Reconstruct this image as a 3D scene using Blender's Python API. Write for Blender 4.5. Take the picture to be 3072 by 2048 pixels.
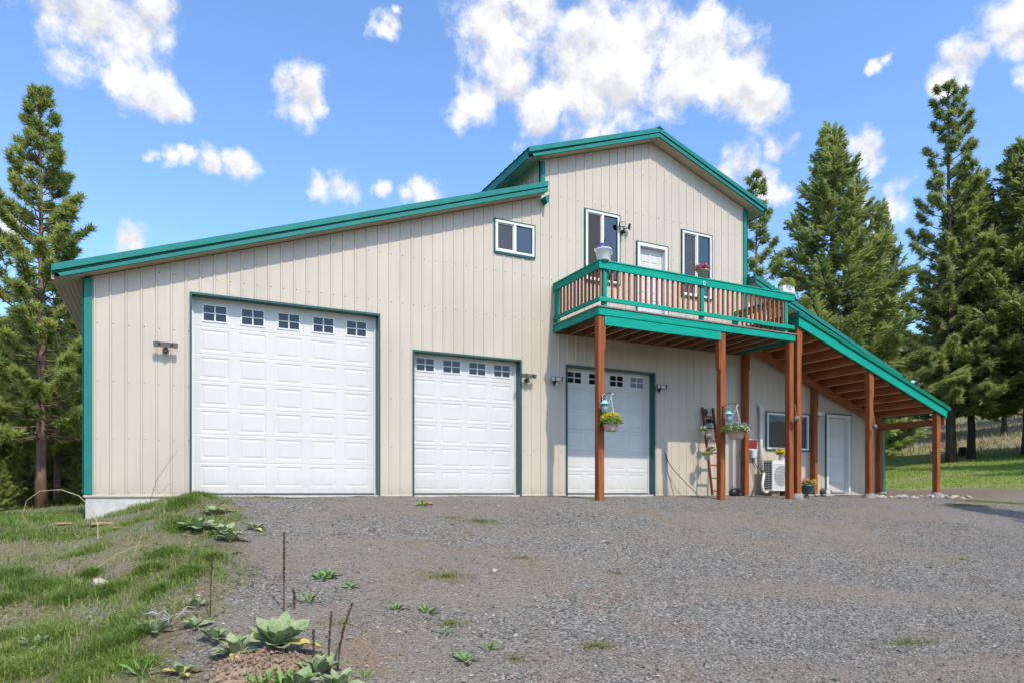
import bpy, bmesh, math, random
import numpy as np
from mathutils import Vector, Matrix

for o in list(bpy.data.objects):
    bpy.data.objects.remove(o)
scene = bpy.context.scene
COL = scene.collection
R_ = math.radians

# ------------------------------------------------------------------ camera
cam_d = bpy.data.cameras.new('camera')
cam = bpy.data.objects.new('camera', cam_d)
COL.objects.link(cam)
cam.location = (0.995, -13.43, 0.06)
cam.rotation_euler = (R_(90), 0, -math.atan2(.4492, .8935))
cam_d.sensor_width = 36.0
cam_d.lens = 2090.0 / 3072 * 36
cam_d.shift_y = (1476 - 1024) / 3072
cam_d.clip_start = 0.05
cam_d.clip_end = 3000
scene.camera = cam

# ------------------------------------------------------------------ light, sky, exposure
TO_SUN = Vector((0.087, -1.0, 1.262)).normalized()
sun_d = bpy.data.lights.new('sun', 'SUN')
sun_d.energy = 3.25
sun_d.angle = R_(0.53)
sun_d.color = (1.0, 0.925, 0.80)
sun = bpy.data.objects.new('sun', sun_d)
COL.objects.link(sun)
sun.rotation_euler = (-TO_SUN).to_track_quat('-Z', 'Y').to_euler()
sun.location = (0, -40, 50)

scene.view_settings.view_transform = 'Standard'
scene.view_settings.look = 'None'
scene.view_settings.exposure = 0.42
scene.view_settings.gamma = 1.0
scene.view_settings.use_curve_mapping = False
scene.cycles.use_denoising = True
scene.cycles.max_bounces = 5
scene.cycles.use_adaptive_sampling = True
scene.cycles.adaptive_threshold = 0.025
scene.cycles.transparent_max_bounces = 8
scene.cycles.caustics_reflective = False
scene.cycles.caustics_refractive = False

CLOUDS = [(-6.7,30.1,1.8),(-4.7,30.1,2.1),(-2.8,30.2,2.0),(-1.2,30.0,1.5),(-3.9,29.0,1.2),(-0.6,31.6,1.4),(-2.0,27.5,1.1),(-0.6,26.9,1.3),(0.8,26.6,1.0),(-2.8,27.6,0.7),(9.8,28.8,1.4),(9.5,27.6,1.1),(8.7,29.2,0.7),(11.1,28.3,0.8),(0.4,23.3,0.6),(1.4,23.5,0.6),(3.2,23.4,0.8),(5.2,23.5,0.8),(-0.6,23.2,0.4),(12.5,23.1,1.0),(11.3,22.9,0.7),(13.5,22.8,0.7),(19.4,23.3,1.0),(18.0,22.8,0.6),(16.2,23.1,0.5),(16.4,33.8,0.7),(16.2,33.1,0.6),(17.3,34.4,0.4),(24.7,33.8,2.1),(25.8,32.0,2.0),(26.8,30.4,1.9),(24.0,29.5,1.4),(22.9,28.9,0.9),(29.0,29.3,1.6),(31.8,30.6,2.3),(34.7,32.0,2.9),(37.4,32.6,3.0),(40.2,31.5,2.7),(42.9,30.5,2.2),(44.8,29.2,1.8),(46.1,27.9,1.3),(46.9,27.3,0.7),(36.1,29.8,2.5),(32.9,28.9,1.7),(39.5,29.8,2.1),(28.3,34.3,1.5),(42.2,32.8,1.3),(29.0,27.7,1.4),(31.5,27.3,1.4),(33.6,27.2,0.9),(34.7,26.9,0.8),(47.7,24.6,0.8),(44.2,23.7,1.4),(46.7,22.1,1.2),(48.0,21.6,0.9),(53.5,23.4,1.1),(54.2,22.7,0.7),(55.1,19.7,1.3),(59.3,27.3,1.1),(60.3,27.5,0.8),(58.8,26.7,0.8),(62.3,29.0,1.5),(62.8,27.7,1.3),(63.0,26.0,0.6),(54.2,28.5,0.4),(55.2,28.8,0.4),(-1.7,17.5,0.9),(-9.2,17.2,0.7)]

def build_world():
    # the sky: Nishita plus cumulus at infinity (az/el/size in degrees), scattered the same way all round
    w = bpy.data.worlds.new('World')
    scene.world = w
    w.use_nodes = True
    nt = w.node_tree
    N, L = nt.nodes, nt.links
    N.clear()
    out = N.new('ShaderNodeOutputWorld')
    bg = N.new('ShaderNodeBackground')
    bg.inputs['Strength'].default_value = 0.13
    L.new(bg.outputs[0], out.inputs[0])
    sky = N.new('ShaderNodeTexSky')
    sky.sky_type = 'NISHITA'
    sky.sun_disc = False
    sky.sun_elevation = math.asin(TO_SUN.z)
    sky.sun_rotation = R_(175)
    sky.altitude = 700
    sky.air_density = 1.0
    sky.dust_density = 2.2
    sky.ozone_density = 1.6
    hs = N.new('ShaderNodeHueSaturation')
    hs.inputs['Saturation'].default_value = SKY_SAT
    hs.inputs['Value'].default_value = SKY_VAL
    tint = N.new('ShaderNodeMix'); tint.data_type = 'RGBA'; tint.blend_type = 'MULTIPLY'; tint.inputs['Factor'].default_value = 1
    tint.inputs['B'].default_value = (.83, 1.02, 1.20, 1)
    L.new(sky.outputs[0], tint.inputs['A']); L.new(tint.outputs['Result'], hs.inputs['Color'])
    tc = N.new('ShaderNodeTexCoord')
    def vm(op, a, b=None):
        n = N.new('ShaderNodeVectorMath'); n.operation = op
        for i, v in enumerate((a, b)):
            if v is None: continue
            if isinstance(v, (tuple, list)): n.inputs[i].default_value = v
            else: L.new(v, n.inputs[i])
        return n
    def m(op, a, b=None, c=None, clamp=False):
        n = N.new('ShaderNodeMath'); n.operation = op; n.use_clamp = clamp
        for i, v in enumerate((a, b, c)):
            if v is None: continue
            if isinstance(v, (int, float)): n.inputs[i].default_value = v
            else: L.new(v, n.inputs[i])
        return n.outputs[0]
    def noise(vec, scale, detail, rough=.55, dist=0):
        n = N.new('ShaderNodeTexNoise')
        n.inputs['Scale'].default_value = scale
        n.inputs['Detail'].default_value = detail
        n.inputs['Roughness'].default_value = rough
        n.inputs['Distortion'].default_value = dist
        L.new(vec, n.inputs['Vector'])
        return n
    d = vm('NORMALIZE', tc.outputs['Generated']).outputs[0]
    wn = noise(d, 26, 3)
    wv = vm('SCALE', vm('SUBTRACT', wn.outputs['Color'], (.5, .5, .5)).outputs[0])
    wv.inputs['Scale'].default_value = .035
    dw = vm('ADD', d, wv.outputs[0]).outputs[0]
    fb = noise(d, 19, 8, .57, 0.0).outputs['Fac']
    field = None
    for az, el, r in CLOUDS:
        a, e = R_(az), R_(el)
        c = (math.sin(a) * math.cos(e), math.cos(a) * math.cos(e), math.sin(e))
        dist = N.new('ShaderNodeVectorMath'); dist.operation = 'DISTANCE'
        L.new(dw, dist.inputs[0]); dist.inputs[1].default_value = c
        v = m('MULTIPLY_ADD', dist.outputs['Value'], -1.0 / (R_(r) * 2.0), 1.0)
        field = v if field is None else m('MAXIMUM', field, v)
    # the rest of the sky carries clouds of the same kind
    gen = noise(d, 5.5, 2, .5).outputs['Fac']
    rest = m('MULTIPLY_ADD', gen, 5.0, -2.85)
    cd = cam.matrix_basis.to_quaternion() @ Vector((0, 0.38, -1)).normalized()
    dotn = N.new('ShaderNodeVectorMath'); dotn.operation = 'DOT_PRODUCT'
    L.new(d, dotn.inputs[0]); dotn.inputs[1].default_value = cd
    off = m('MULTIPLY_ADD', dotn.outputs['Value'], 8.0, -5.6, True)
    rest = m('SUBTRACT', rest, m('MULTIPLY', off, 4.0))
    field = m('MAXIMUM', field, rest)
    field = m('MAXIMUM', field, -0.6)
    dens = m('MULTIPLY_ADD', fb, 3.1, m('MULTIPLY_ADD', field, 1.5, -2.12))
    mr = N.new('ShaderNodeMapRange'); mr.interpolation_type = 'SMOOTHSTEP'
    L.new(dens, mr.inputs['Value'])
    mr.inputs['From Min'].default_value = -.24
    mr.inputs['From Max'].default_value = .74
    # cloud brightness: thick cores bright, thin veils and bases slightly grey
    up = vm('ADD', d, (.002, -.008, .018)).outputs[0]
    fb2 = noise(up, 19, 4, .57, 0.0).outputs['Fac']
    br = m('MULTIPLY_ADD', m('SUBTRACT', fb, fb2), 7.0, 5.55)
    br = m('MINIMUM', m('MAXIMUM', br, 4.6), 6.4)
    cc = N.new('ShaderNodeCombineXYZ')
    L.new(m('MULTIPLY', br, .985), cc.inputs[0]); L.new(m('MULTIPLY', br, .99), cc.inputs[1]); L.new(m('MULTIPLY', br, 1.03), cc.inputs[2])
    mix = N.new('ShaderNodeMix'); mix.data_type = 'RGBA'
    L.new(mr.outputs[0], mix.inputs['Factor'])
    L.new(hs.outputs[0], mix.inputs['A']); L.new(cc.outputs[0], mix.inputs['B'])
    L.new(mix.outputs['Result'], bg.inputs['Color'])
    w.cycles.sampling_method = 'MANUAL'
    w.cycles.sample_map_resolution = 512

SKY_SAT = 1.0
SKY_VAL = 1.58
build_world()

# ------------------------------------------------------------------ helpers
class MB:
    """collects geometry and links it as one mesh object"""
    def __init__(s):
        s.v, s.f = [], []
    def add(s, vs, fs):
        n = len(s.v); s.v += [tuple(p) for p in vs]
        s.f += [tuple(i + n for i in q) for q in fs]
        return s
    def box(s, x0, x1, y0, y1, z0, z1):
        return s.add([(x0,y0,z0),(x1,y0,z0),(x1,y1,z0),(x0,y1,z0),(x0,y0,z1),(x1,y0,z1),(x1,y1,z1),(x0,y1,z1)],
                     [(0,3,2,1),(4,5,6,7),(0,1,5,4),(1,2,6,5),(2,3,7,6),(3,0,4,7)])
    def prism(s, poly, y0, y1):
        """polygon in x,z extruded along y"""
        n = len(poly)
        vs = [(x, y0, z) for x, z in poly] + [(x, y1, z) for x, z in poly]
        fs = [tuple(range(n)), tuple(range(2*n-1, n-1, -1))]
        fs += [(i, i+n, (i+1) % n + n, (i+1) % n) for i in range(n)]
        return s.add(vs, fs)
    def prism_x(s, poly, x0, x1):
        """polygon in y,z extruded along x"""
        n = len(poly)
        vs = [(x0, y, z) for y, z in poly] + [(x1, y, z) for y, z in poly]
        fs = [tuple(range(n)), tuple(range(2*n-1, n-1, -1))]
        fs += [(i, i+n, (i+1) % n + n, (i+1) % n) for i in range(n)]
        return s.add(vs, fs)
    def tube(s, pts, rad, n=8, cap=True):
        pts = [Vector(p) for p in pts]
        if not isinstance(rad, (list, tuple)): rad = [rad] * len(pts)
        base = len(s.v); up = None
        for i, p in enumerate(pts):
            t = (pts[min(i+1, len(pts)-1)] - pts[max(i-1, 0)]).normalized()
            if up is None:
                up = t.orthogonal().normalized()
            up = (up - t * up.dot(t)).normalized()
            w = t.cross(up)
            for k in range(n):
                a = 2 * math.pi * k / n
                s.v.append(tuple(p + (up * math.cos(a) + w * math.sin(a)) * rad[i]))
        for i in range(len(pts) - 1):
            for k in range(n):
                a, b = base + i*n + k, base + i*n + (k+1) % n
                s.f.append((a, b, b+n, a+n))
        if cap:
            s.f.append(tuple(range(base + n - 1, base - 1, -1)))
            s.f.append(tuple(base + (len(pts)-1)*n + k for k in range(n)))
        return s
    def lathe(s, prof, n=16, c=(0,0,0), axis='z', sq=1.0):
        base = len(s.v)
        for r, h in prof:
            for k in range(n):
                a = 2*math.pi*k/n
                x, y, z = r*math.cos(a), r*math.sin(a)*sq, h
                if axis == 'y': x, y, z = x, h, -y
                if axis == 'x': x, y, z = h, x, y
                s.v.append((x+c[0], y+c[1], z+c[2]))
        for i in range(len(prof)-1):
            for k in range(n):
                a, b = base+i*n+k, base+i*n+(k+1) % n
                s.f.append((a, b, b+n, a+n))
        s.f.append(tuple(range(base+n-1, base-1, -1)))
        s.f.append(tuple(base+(len(prof)-1)*n+k for k in range(n)))
        return s
    def mesh(s, name):
        me = bpy.data.meshes.new(name)
        me.from_pydata(s.v, [], s.f)
        return me
    def build(s, name, mat, parent=None, smooth=False, bevel=0):
        me = s.mesh(name)
        return link(name, me, mat, parent, smooth, bevel)

def link(name, me, mat, parent=None, smooth=False, bevel=0):
    if mat is not None and not me.materials: me.materials.append(mat)
    if smooth:
        me.polygons.foreach_set('use_smooth', [True]*len(me.polygons))
    o = bpy.data.objects.new(name, me)
    COL.objects.link(o)
    if parent is not None: put(o, parent)
    if bevel:
        b = o.modifiers.new('bevel', 'BEVEL'); b.width = bevel; b.segments = 1; b.limit_method = 'ANGLE'
    return o

def light_underside(o, mat):  # downward faces get the paler colour that carries painted bounce light
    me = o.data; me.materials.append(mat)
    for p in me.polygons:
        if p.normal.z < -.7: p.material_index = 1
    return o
def worldloc(o):
    v = Vector(o.location)
    p = o.parent
    return v
def put(o, parent):
    o.parent = parent
    # geometry is written in world coordinates, so undo the parents' own offsets
    m = Matrix.Identity(4)
    p = parent
    if p.type == 'EMPTY':
        m = Matrix.Translation(-p.location)
    o.matrix_parent_inverse = m

def tag(o, label=None, cat=None, group=None, kind=None):
    if label: o['label'] = label
    if cat: o['category'] = cat
    if group: o['group'] = group
    if kind: o['kind'] = kind
    return o

def thing(name, loc, label, cat, group=None):
    o = bpy.data.objects.new(name, None)
    o.empty_display_size = .2
    COL.objects.link(o)
    o.location = loc
    return tag(o, label, cat, group)

def sub_empty(name, parent):
    """a part that is itself a group of pieces (identity transform)"""
    o = bpy.data.objects.new(name, None)
    COL.objects.link(o)
    put(o, parent)
    return o

def copy_tree(root, loc, rz=0, sc=(1,1,1), label=None, group=None):
    r = root.copy(); COL.objects.link(r)
    r.location = loc; r.rotation_euler = (0,0,rz); r.scale = sc
    if label: r['label'] = label
    if group: r['group'] = group
    for ch in root.children:
        c = ch.copy(); COL.objects.link(c); c.parent = r
        for g in ch.children:
            d = g.copy(); COL.objects.link(d); d.parent = c
    return r

# ------------------------------------------------------------------ materials
def new_mat(name):
    m = bpy.data.materials.new(name); m.use_nodes = True
    nt = m.node_tree
    b = nt.nodes['Principled BSDF']
    return m, nt, b

def mat_basic(name, col, rough=.5, var=.08, scale=6, bump=0.0, bscale=60, metal=0, spec=.5, stretch=(1,1,1), col2=None, detail=4):
    m, nt, b = new_mat(name)
    N, L = nt.nodes, nt.links
    tc = N.new('ShaderNodeTexCoord')
    mp = N.new('ShaderNodeMapping'); mp.inputs['Scale'].default_value = stretch
    L.new(tc.outputs['Object'], mp.inputs[0])
    no = N.new('ShaderNodeTexNoise'); no.inputs['Scale'].default_value = scale; no.inputs['Detail'].default_value = detail
    L.new(mp.outputs[0], no.inputs['Vector'])
    mx = N.new('ShaderNodeMix'); mx.data_type = 'RGBA'
    c2 = col2 or tuple(max(0, c*(1-var*2.2)) for c in col)
    c1 = col if col2 else tuple(min(1, c*(1+var)) for c in col)
    mr = N.new('ShaderNodeMapRange'); mr.inputs['From Min'].default_value = .3; mr.inputs['From Max'].default_value = .7
    L.new(no.outputs['Fac'], mr.inputs['Value'])
    mx.inputs['A'].default_value = (*c1, 1); mx.inputs['B'].default_value = (*c2, 1)
    L.new(mr.outputs[0], mx.inputs['Factor'])
    L.new(mx.outputs['Result'], b.inputs['Base Color'])
    b.inputs['Roughness'].default_value = rough
    b.inputs['Metallic'].default_value = metal
    b.inputs['Specular IOR Level'].default_value = spec
    if bump:
        n2 = N.new('ShaderNodeTexNoise'); n2.inputs['Scale'].default_value = bscale; n2.inputs['Detail'].default_value = 5
        L.new(mp.outputs[0], n2.inputs['Vector'])
        bp = N.new('ShaderNodeBump'); bp.inputs['Strength'].default_value = bump; bp.inputs['Distance'].default_value = .02
        L.new(n2.outputs['Fac'], bp.inputs['Height']); L.new(bp.outputs[0], b.inputs['Normal'])
    return m

def mat_leaf(name, c_dark, c_light, trans=.3, rough=.55, c_alt=None, nscale=.6):
    """foliage: point attribute 'tint' moves the colour from dark to light, big noise adds clumps of a second hue"""
    m, nt, b = new_mat(name)
    N, L = nt.nodes, nt.links
    at = N.new('ShaderNodeAttribute'); at.attribute_name = 'tint'
    mx = N.new('ShaderNodeMix'); mx.data_type = 'RGBA'
    mx.inputs['A'].default_value = (*c_dark, 1); mx.inputs['B'].default_value = (*c_light, 1)
    L.new(at.outputs['Fac'], mx.inputs['Factor'])
    col = mx.outputs['Result']
    if c_alt:
        tc = N.new('ShaderNodeTexCoord')
        no = N.new('ShaderNodeTexNoise'); no.inputs['Scale'].default_value = nscale; no.inputs['Detail'].default_value = 3
        L.new(tc.outputs['Object'], no.inputs['Vector'])
        mr = N.new('ShaderNodeMapRange'); mr.inputs['From Min'].default_value = .48; mr.inputs['From Max'].default_value = .68
        L.new(no.outputs['Fac'], mr.inputs['Value'])
        m2 = N.new('ShaderNodeMix'); m2.data_type = 'RGBA'
        L.new(mr.outputs[0], m2.inputs['Factor']); L.new(col, m2.inputs['A'])
        m2.inputs['B'].default_value = (*c_alt, 1)
        col = m2.outputs['Result']
    L.new(col, b.inputs['Base Color'])
    b.inputs['Roughness'].default_value = rough
    b.inputs['Specular IOR Level'].default_value = .3
    out = nt.nodes['Material Output']
    tr = N.new('ShaderNodeBsdfTranslucent'); L.new(col, tr.inputs['Color'])
    ms = N.new('ShaderNodeMixShader'); ms.inputs[0].default_value = trans
    L.new(b.outputs[0], ms.inputs[1]); L.new(tr.outputs[0], ms.inputs[2])
    L.new(ms.outputs[0], out.inputs['Surface'])
    return m

def mat_wood(name, col, col2, rough=.65, axis=2):
    st = [9, 9, 9]; st[axis] = .7
    return mat_basic(name, col, rough, scale=3, stretch=tuple(st), col2=col2, bump=.35, bscale=4, spec=.15, detail=7)

M = {}
M['siding'] = mat_basic('cream painted steel', (.51,.435,.345), .42, .035, 1.3, stretch=(1,1,.35))
def weather(m, amt=.35, top=.35, wav=.25, streak=.22):
    """dust splash near the ground, faint streaks and oil-canning on a painted sheet"""
    nt = m.node_tree; N, L = nt.nodes, nt.links; b = N['Principled BSDF']
    src = b.inputs['Base Color'].links[0].from_socket
    tc = N.new('ShaderNodeTexCoord'); sp = N.new('ShaderNodeSeparateXYZ'); L.new(tc.outputs['Object'], sp.inputs[0])
    mr = N.new('ShaderNodeMapRange'); L.new(sp.outputs[2], mr.inputs[0])
    mr.inputs[1].default_value = top; mr.inputs[2].default_value = 0; mr.inputs[3].default_value = 0; mr.inputs[4].default_value = 1
    no = N.new('ShaderNodeTexNoise'); no.inputs['Scale'].default_value = 7; no.inputs['Detail'].default_value = 7; L.new(tc.outputs['Object'], no.inputs['Vector'])
    mp = N.new('ShaderNodeMapping'); mp.inputs['Scale'].default_value = (9, 9, .35); L.new(tc.outputs['Object'], mp.inputs[0])
    st = N.new('ShaderNodeTexNoise'); st.inputs['Scale'].default_value = 2.2; st.inputs['Detail'].default_value = 5; L.new(mp.outputs[0], st.inputs['Vector'])
    s2 = N.new('ShaderNodeMapRange'); L.new(st.outputs['Fac'], s2.inputs[0]); s2.inputs[1].default_value = .56; s2.inputs[2].default_value = .78; s2.inputs[4].default_value = streak
    mu = N.new('ShaderNodeMath'); mu.operation = 'MULTIPLY'; L.new(mr.outputs[0], mu.inputs[0]); L.new(no.outputs['Fac'], mu.inputs[1])
    ad = N.new('ShaderNodeMath'); ad.operation = 'MULTIPLY_ADD'; ad.use_clamp = True; L.new(mu.outputs[0], ad.inputs[0]); ad.inputs[1].default_value = amt*2; L.new(s2.outputs[0], ad.inputs[2])
    mx = N.new('ShaderNodeMix'); mx.data_type = 'RGBA'; L.new(ad.outputs[0], mx.inputs['Factor']); L.new(src, mx.inputs['A']); mx.inputs['B'].default_value = (.27,.22,.16,1)
    L.new(mx.outputs['Result'], b.inputs['Base Color'])
    if wav:
        m3 = N.new('ShaderNodeMapping'); m3.inputs['Scale'].default_value = (2.2, 2.2, .6); L.new(tc.outputs['Object'], m3.inputs[0])
        w = N.new('ShaderNodeTexNoise'); w.inputs['Scale'].default_value = 1.6; w.inputs['Detail'].default_value = 2; L.new(m3.outputs[0], w.inputs['Vector'])
        bp = N.new('ShaderNodeBump'); bp.inputs['Strength'].default_value = wav; bp.inputs['Distance'].default_value = .05
        L.new(w.outputs['Fac'], bp.inputs['Height']); L.new(bp.outputs[0], b.inputs['Normal'])
weather(M['siding'], .3, .3, .22)
M['soffit'] = mat_basic('tan soffit steel', (.50,.41,.29), .5, .05, 2)
M['teal'] = mat_basic('teal painted steel', (.006,.18,.15), .42, .07, 2.5, spec=.35)
M['dkgreen'] = mat_basic('dark green trim steel', (.008,.085,.07), .35, .06, 2.5)
M['teal_wood'] = mat_wood('teal painted wood', (.003,.33,.235), (.003,.24,.17), .58, 0)
M['teal_wood_y'] = mat_wood('teal painted wood along y', (.003,.30,.21), (.003,.21,.145), .58, 1)
M['dk_teal_wood'] = mat_wood('deep green painted wood', (.004,.19,.12), (.003,.12,.08), .5, 0)
M['cedar'] = mat_wood('stained cedar post', (.345,.108,.036), (.18,.05,.017), .68, 2)
M['cedar_x'] = mat_wood('stained cedar along x', (.40,.14,.055), (.25,.075,.028), .6, 0)
M['cedar_y'] = mat_wood('stained cedar along y', (.42,.17,.07), (.26,.085,.035), .6, 1)
M['baluster'] = mat_wood('brown baluster wood', (.36,.135,.06), (.24,.08,.036), .6, 2)
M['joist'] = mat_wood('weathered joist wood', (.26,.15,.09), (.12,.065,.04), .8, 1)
M['raw_lit_edge'] = mat_wood('pale lumber edge with bounce light', (.62,.36,.19), (.50,.27,.13), .7, 1)  # unstained edge tone, with light bounced off the ground painted into the colour
M['deckboard'] = mat_wood('grey brown composite', (.26,.2,.17), (.2,.15,.13), .7, 0)
M['white'] = mat_basic('white painted steel', (.66,.64,.60), .35, .015, 2)
M['door_white'] = mat_basic('white stamped steel', (.575,.555,.525), .38, .02, 1.5, bump=.02, bscale=220)
weather(M['door_white'], .4, .4, 0, .07)
M['vinyl'] = mat_basic('white vinyl', (.68,.655,.62), .4, .01, 2)
M['concrete'] = mat_basic('concrete', (.50,.48,.45), .85, .1, 5, bump=.3, bscale=40)
M['pier'] = mat_basic('weathered concrete pier', (.30,.28,.255), .9, .15, 8, bump=.5, bscale=30)
M['black'] = mat_basic('black plastic', (.015,.015,.017), .4, .1, 5)
M['bronze'] = mat_basic('dark bronze metal', (.055,.05,.04), .4, .1, 6)
M['lens'] = mat_basic('frosted lens', (.55,.55,.50), .25, .05, 8)
M['lens_dk'] = mat_basic('grey lens', (.16,.155,.14), .3, .05, 8)
M['grey_metal'] = mat_basic('grey metal', (.35,.36,.37), .4, .08, 6, metal=.3)
M['pewter'] = mat_basic('dull pewter', (.13,.125,.11), .45, .15, 9)
M['rubber'] = mat_basic('rubber seal', (.05,.05,.05), .7, .1, 9)
M['ivory'] = mat_basic('ivory plastic', (.72,.69,.62), .45, .03, 3)
M['ivory_dk'] = mat_basic('dark slot', (.05,.035,.03), .7, .05, 3)
M['inside'] = mat_basic('dim interior wall', (.32,.31,.30), .8, .04, 2)
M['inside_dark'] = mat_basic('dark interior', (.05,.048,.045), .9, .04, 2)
M['lamp'] = mat_basic('frosted ceiling lamp glass', (.75,.55,.42), .4, .02, 3)

def mat_glass():
    m, nt, b = new_mat('window glass')
    N, L = nt.nodes, nt.links
    N.remove(b)
    out = N['Material Output']
    tr = N.new('ShaderNodeBsdfTransparent'); tr.inputs[0].default_value = (.55,.58,.60,1)
    gl = N.new('ShaderNodeBsdfGlossy'); gl.inputs['Roughness'].default_value = .015
    gl.inputs['Color'].default_value = (.95,.97,1,1)
    fr = N.new('ShaderNodeFresnel'); fr.inputs[0].default_value = 2.05
    tc = N.new('ShaderNodeTexCoord')
    no = N.new('ShaderNodeTexNoise'); no.inputs['Scale'].default_value = 1.6; no.inputs['Detail'].default_value = 1
    L.new(tc.outputs['Object'], no.inputs['Vector'])
    bp = N.new('ShaderNodeBump'); bp.inputs['Strength'].default_value = .06; bp.inputs['Distance'].default_value = .05
    L.new(no.outputs['Fac'], bp.inputs['Height']); L.new(bp.outputs[0], gl.inputs['Normal'])
    ms = N.new('ShaderNodeMixShader')
    L.new(fr.outputs[0], ms.inputs[0]); L.new(tr.outputs[0], ms.inputs[1]); L.new(gl.outputs[0], ms.inputs[2])
    L.new(ms.outputs[0], out.inputs['Surface'])
    return m
M['glass'] = mat_glass()
def mat_screen():
    m, nt, b = new_mat('insect screen')
    N, L = nt.nodes, nt.links
    out = N['Material Output']
    b.inputs['Base Color'].default_value = (.10,.10,.10,1); b.inputs['Roughness'].default_value = .9
    tr = N.new('ShaderNodeBsdfTransparent')
    ms = N.new('ShaderNodeMixShader'); ms.inputs[0].default_value = .5
    L.new(tr.outputs[0], ms.inputs[1]); L.new(b.outputs[0], ms.inputs[2]); L.new(ms.outputs[0], out.inputs['Surface'])
    return m
M['screen'] = mat_screen()

def flat(name, col, rough=.5, **k):
    return mat_basic(name, col, rough, .04, 5, **k)
M['red'] = flat('red print', (.65,.02,.015))
M['blackprint'] = flat('black print', (.02,.02,.02))
M['galv'] = flat('galvanised steel', (.55,.58,.62), .35, metal=.2)
M['pot_white'] = flat('white enamel', (.75,.74,.72), .35)
M['pot_tan'] = flat('tan clay', (.34,.27,.20), .7)
M['basketmat'] = flat('woven tan basket', (.48,.38,.29), .8, bump=.6, bscale=30)
M['pot_green'] = flat('green glazed pot', (.05,.09,.085), .35, bump=.5, bscale=18)
M['pinkclay'] = flat('pink clay', (.5,.28,.22), .7)
M['mint'] = flat('mint green metal', (.18,.46,.44), .45)
M['lightblue'] = flat('light blue metal', (.25,.5,.62), .45)
M['ladder'] = mat_wood('red brown ladder wood', (.22,.055,.03), (.14,.035,.02), .6, 2)
M['bark_pine'] = mat_basic('ponderosa bark', (.30,.18,.12), .9, scale=5, col2=(.10,.07,.055), bump=1.0, bscale=10, stretch=(1.6,1.6,.4), spec=.1)
M['bark_fir'] = mat_basic('fir bark', (.13,.10,.08), .95, scale=6, col2=(.05,.042,.036), bump=1.0, bscale=12, stretch=(1.6,1.6,.4), spec=.1)
M['pine_needles'] = mat_leaf('pine needles', (.16,.20,.045), (.44,.49,.125), .45, .5, (.46,.47,.12), .5)
M['pine_blue'] = mat_leaf('pine needles blue green', (.13,.18,.055), (.39,.46,.14), .45, .5, (.44,.47,.13), .5)
M['fir_needles'] = mat_leaf('fir needles', (.14,.195,.06), (.41,.48,.16), .45, .5, (.46,.50,.16), .45)
M['grass'] = mat_leaf('grass blades', (.09,.18,.024), (.31,.375,.085), .38, .5)
M['moss'] = mat_leaf('moss and short grass', (.11,.13,.018), (.28,.29,.06), .3, .6)
M['lawn'] = mat_leaf('lawn blades', (.12,.21,.025), (.32,.40,.07), .35, .5)
M['drygrass'] = mat_leaf('dry grass', (.24,.18,.09), (.50,.42,.26), .3, .7)
M['straw'] = mat_leaf('pine straw', (.16,.08,.035), (.42,.25,.12), .15, .7)
M['mullein'] = mat_basic('woolly mullein leaf', (.37,.43,.235), .85, scale=7, col2=(.23,.30,.135), bump=.8, bscale=26, spec=.15)
M['mullein_yellow'] = mat_basic('yellowing leaf', (.50,.42,.11), .8, scale=8, col2=(.36,.33,.10), spec=.15)
M['weed'] = mat_basic('green weed leaf', (.16,.30,.05), .6, scale=9, col2=(.09,.2,.03), spec=.3)
M['stalk'] = mat_basic('dead mullein stalk', (.12,.065,.03), .95, scale=40, col2=(.05,.028,.015), bump=1, bscale=60)
M['drystem'] = mat_basic('dry pale stem', (.48,.38,.22), .8, scale=10, col2=(.33,.24,.13))
M['darkstem'] = mat_basic('dark dry stick', (.05,.04,.03), .8, scale=10)
M['soil'] = mat_basic('brown soil', (.34,.235,.155), .95, scale=18, col2=(.19,.125,.08), bump=1, bscale=32)
M['rock'] = mat_basic('tan field stone', (.48,.41,.32), .85, scale=5, col2=(.33,.27,.21), bump=.5, bscale=14)
M['rock_grey'] = mat_basic('grey field stone', (.42,.40,.37), .85, scale=5, col2=(.27,.25,.23), bump=.5, bscale=14)
M['woodchip'] = mat_basic('split reddish wood', (.40,.24,.135), .85, scale=12, col2=(.20,.105,.055), stretch=(1,6,6))
M['stump'] = mat_basic('dark stump wood', (.07,.045,.03), .95, scale=8, col2=(.03,.02,.015))

# ------------------------------------------------------------------ terrain
def sst(a, b, x):
    t = np.clip((x - a) / (b - a), 0, 1)
    return t * t * (3 - 2 * t)

def vnoise(x, y, seed=0):
    """smooth value noise, vectorised"""
    x = np.asarray(x, float); y = np.asarray(y, float)
    xi, yi = np.floor(x).astype(np.int64), np.floor(y).astype(np.int64)
    fx, fy = x - xi, y - yi
    fx = fx*fx*(3-2*fx); fy = fy*fy*(3-2*fy)
    def hsh(a, b):
        n = (a * 374761393 + b * 668265263 + seed * 1442695041) & 0xffffffff
        n = ((n ^ (n >> 13)) * 1274126177) & 0xffffffff
        return ((n ^ (n >> 16)) & 0xffff) / 65535.0
    return ((hsh(xi, yi)*(1-fx) + hsh(xi+1, yi)*fx)*(1-fy) + (hsh(xi, yi+1)*(1-fx) + hsh(xi+1, yi+1)*fx)*fy)

def fbm(x, y, seed=0, oct=4):
    s, a, t = 0, .5, 0
    for i in range(oct):
        s = s + a * vnoise(x * 2**i, y * 2**i, seed + i); t += a; a *= .5
    return s / t

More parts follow.
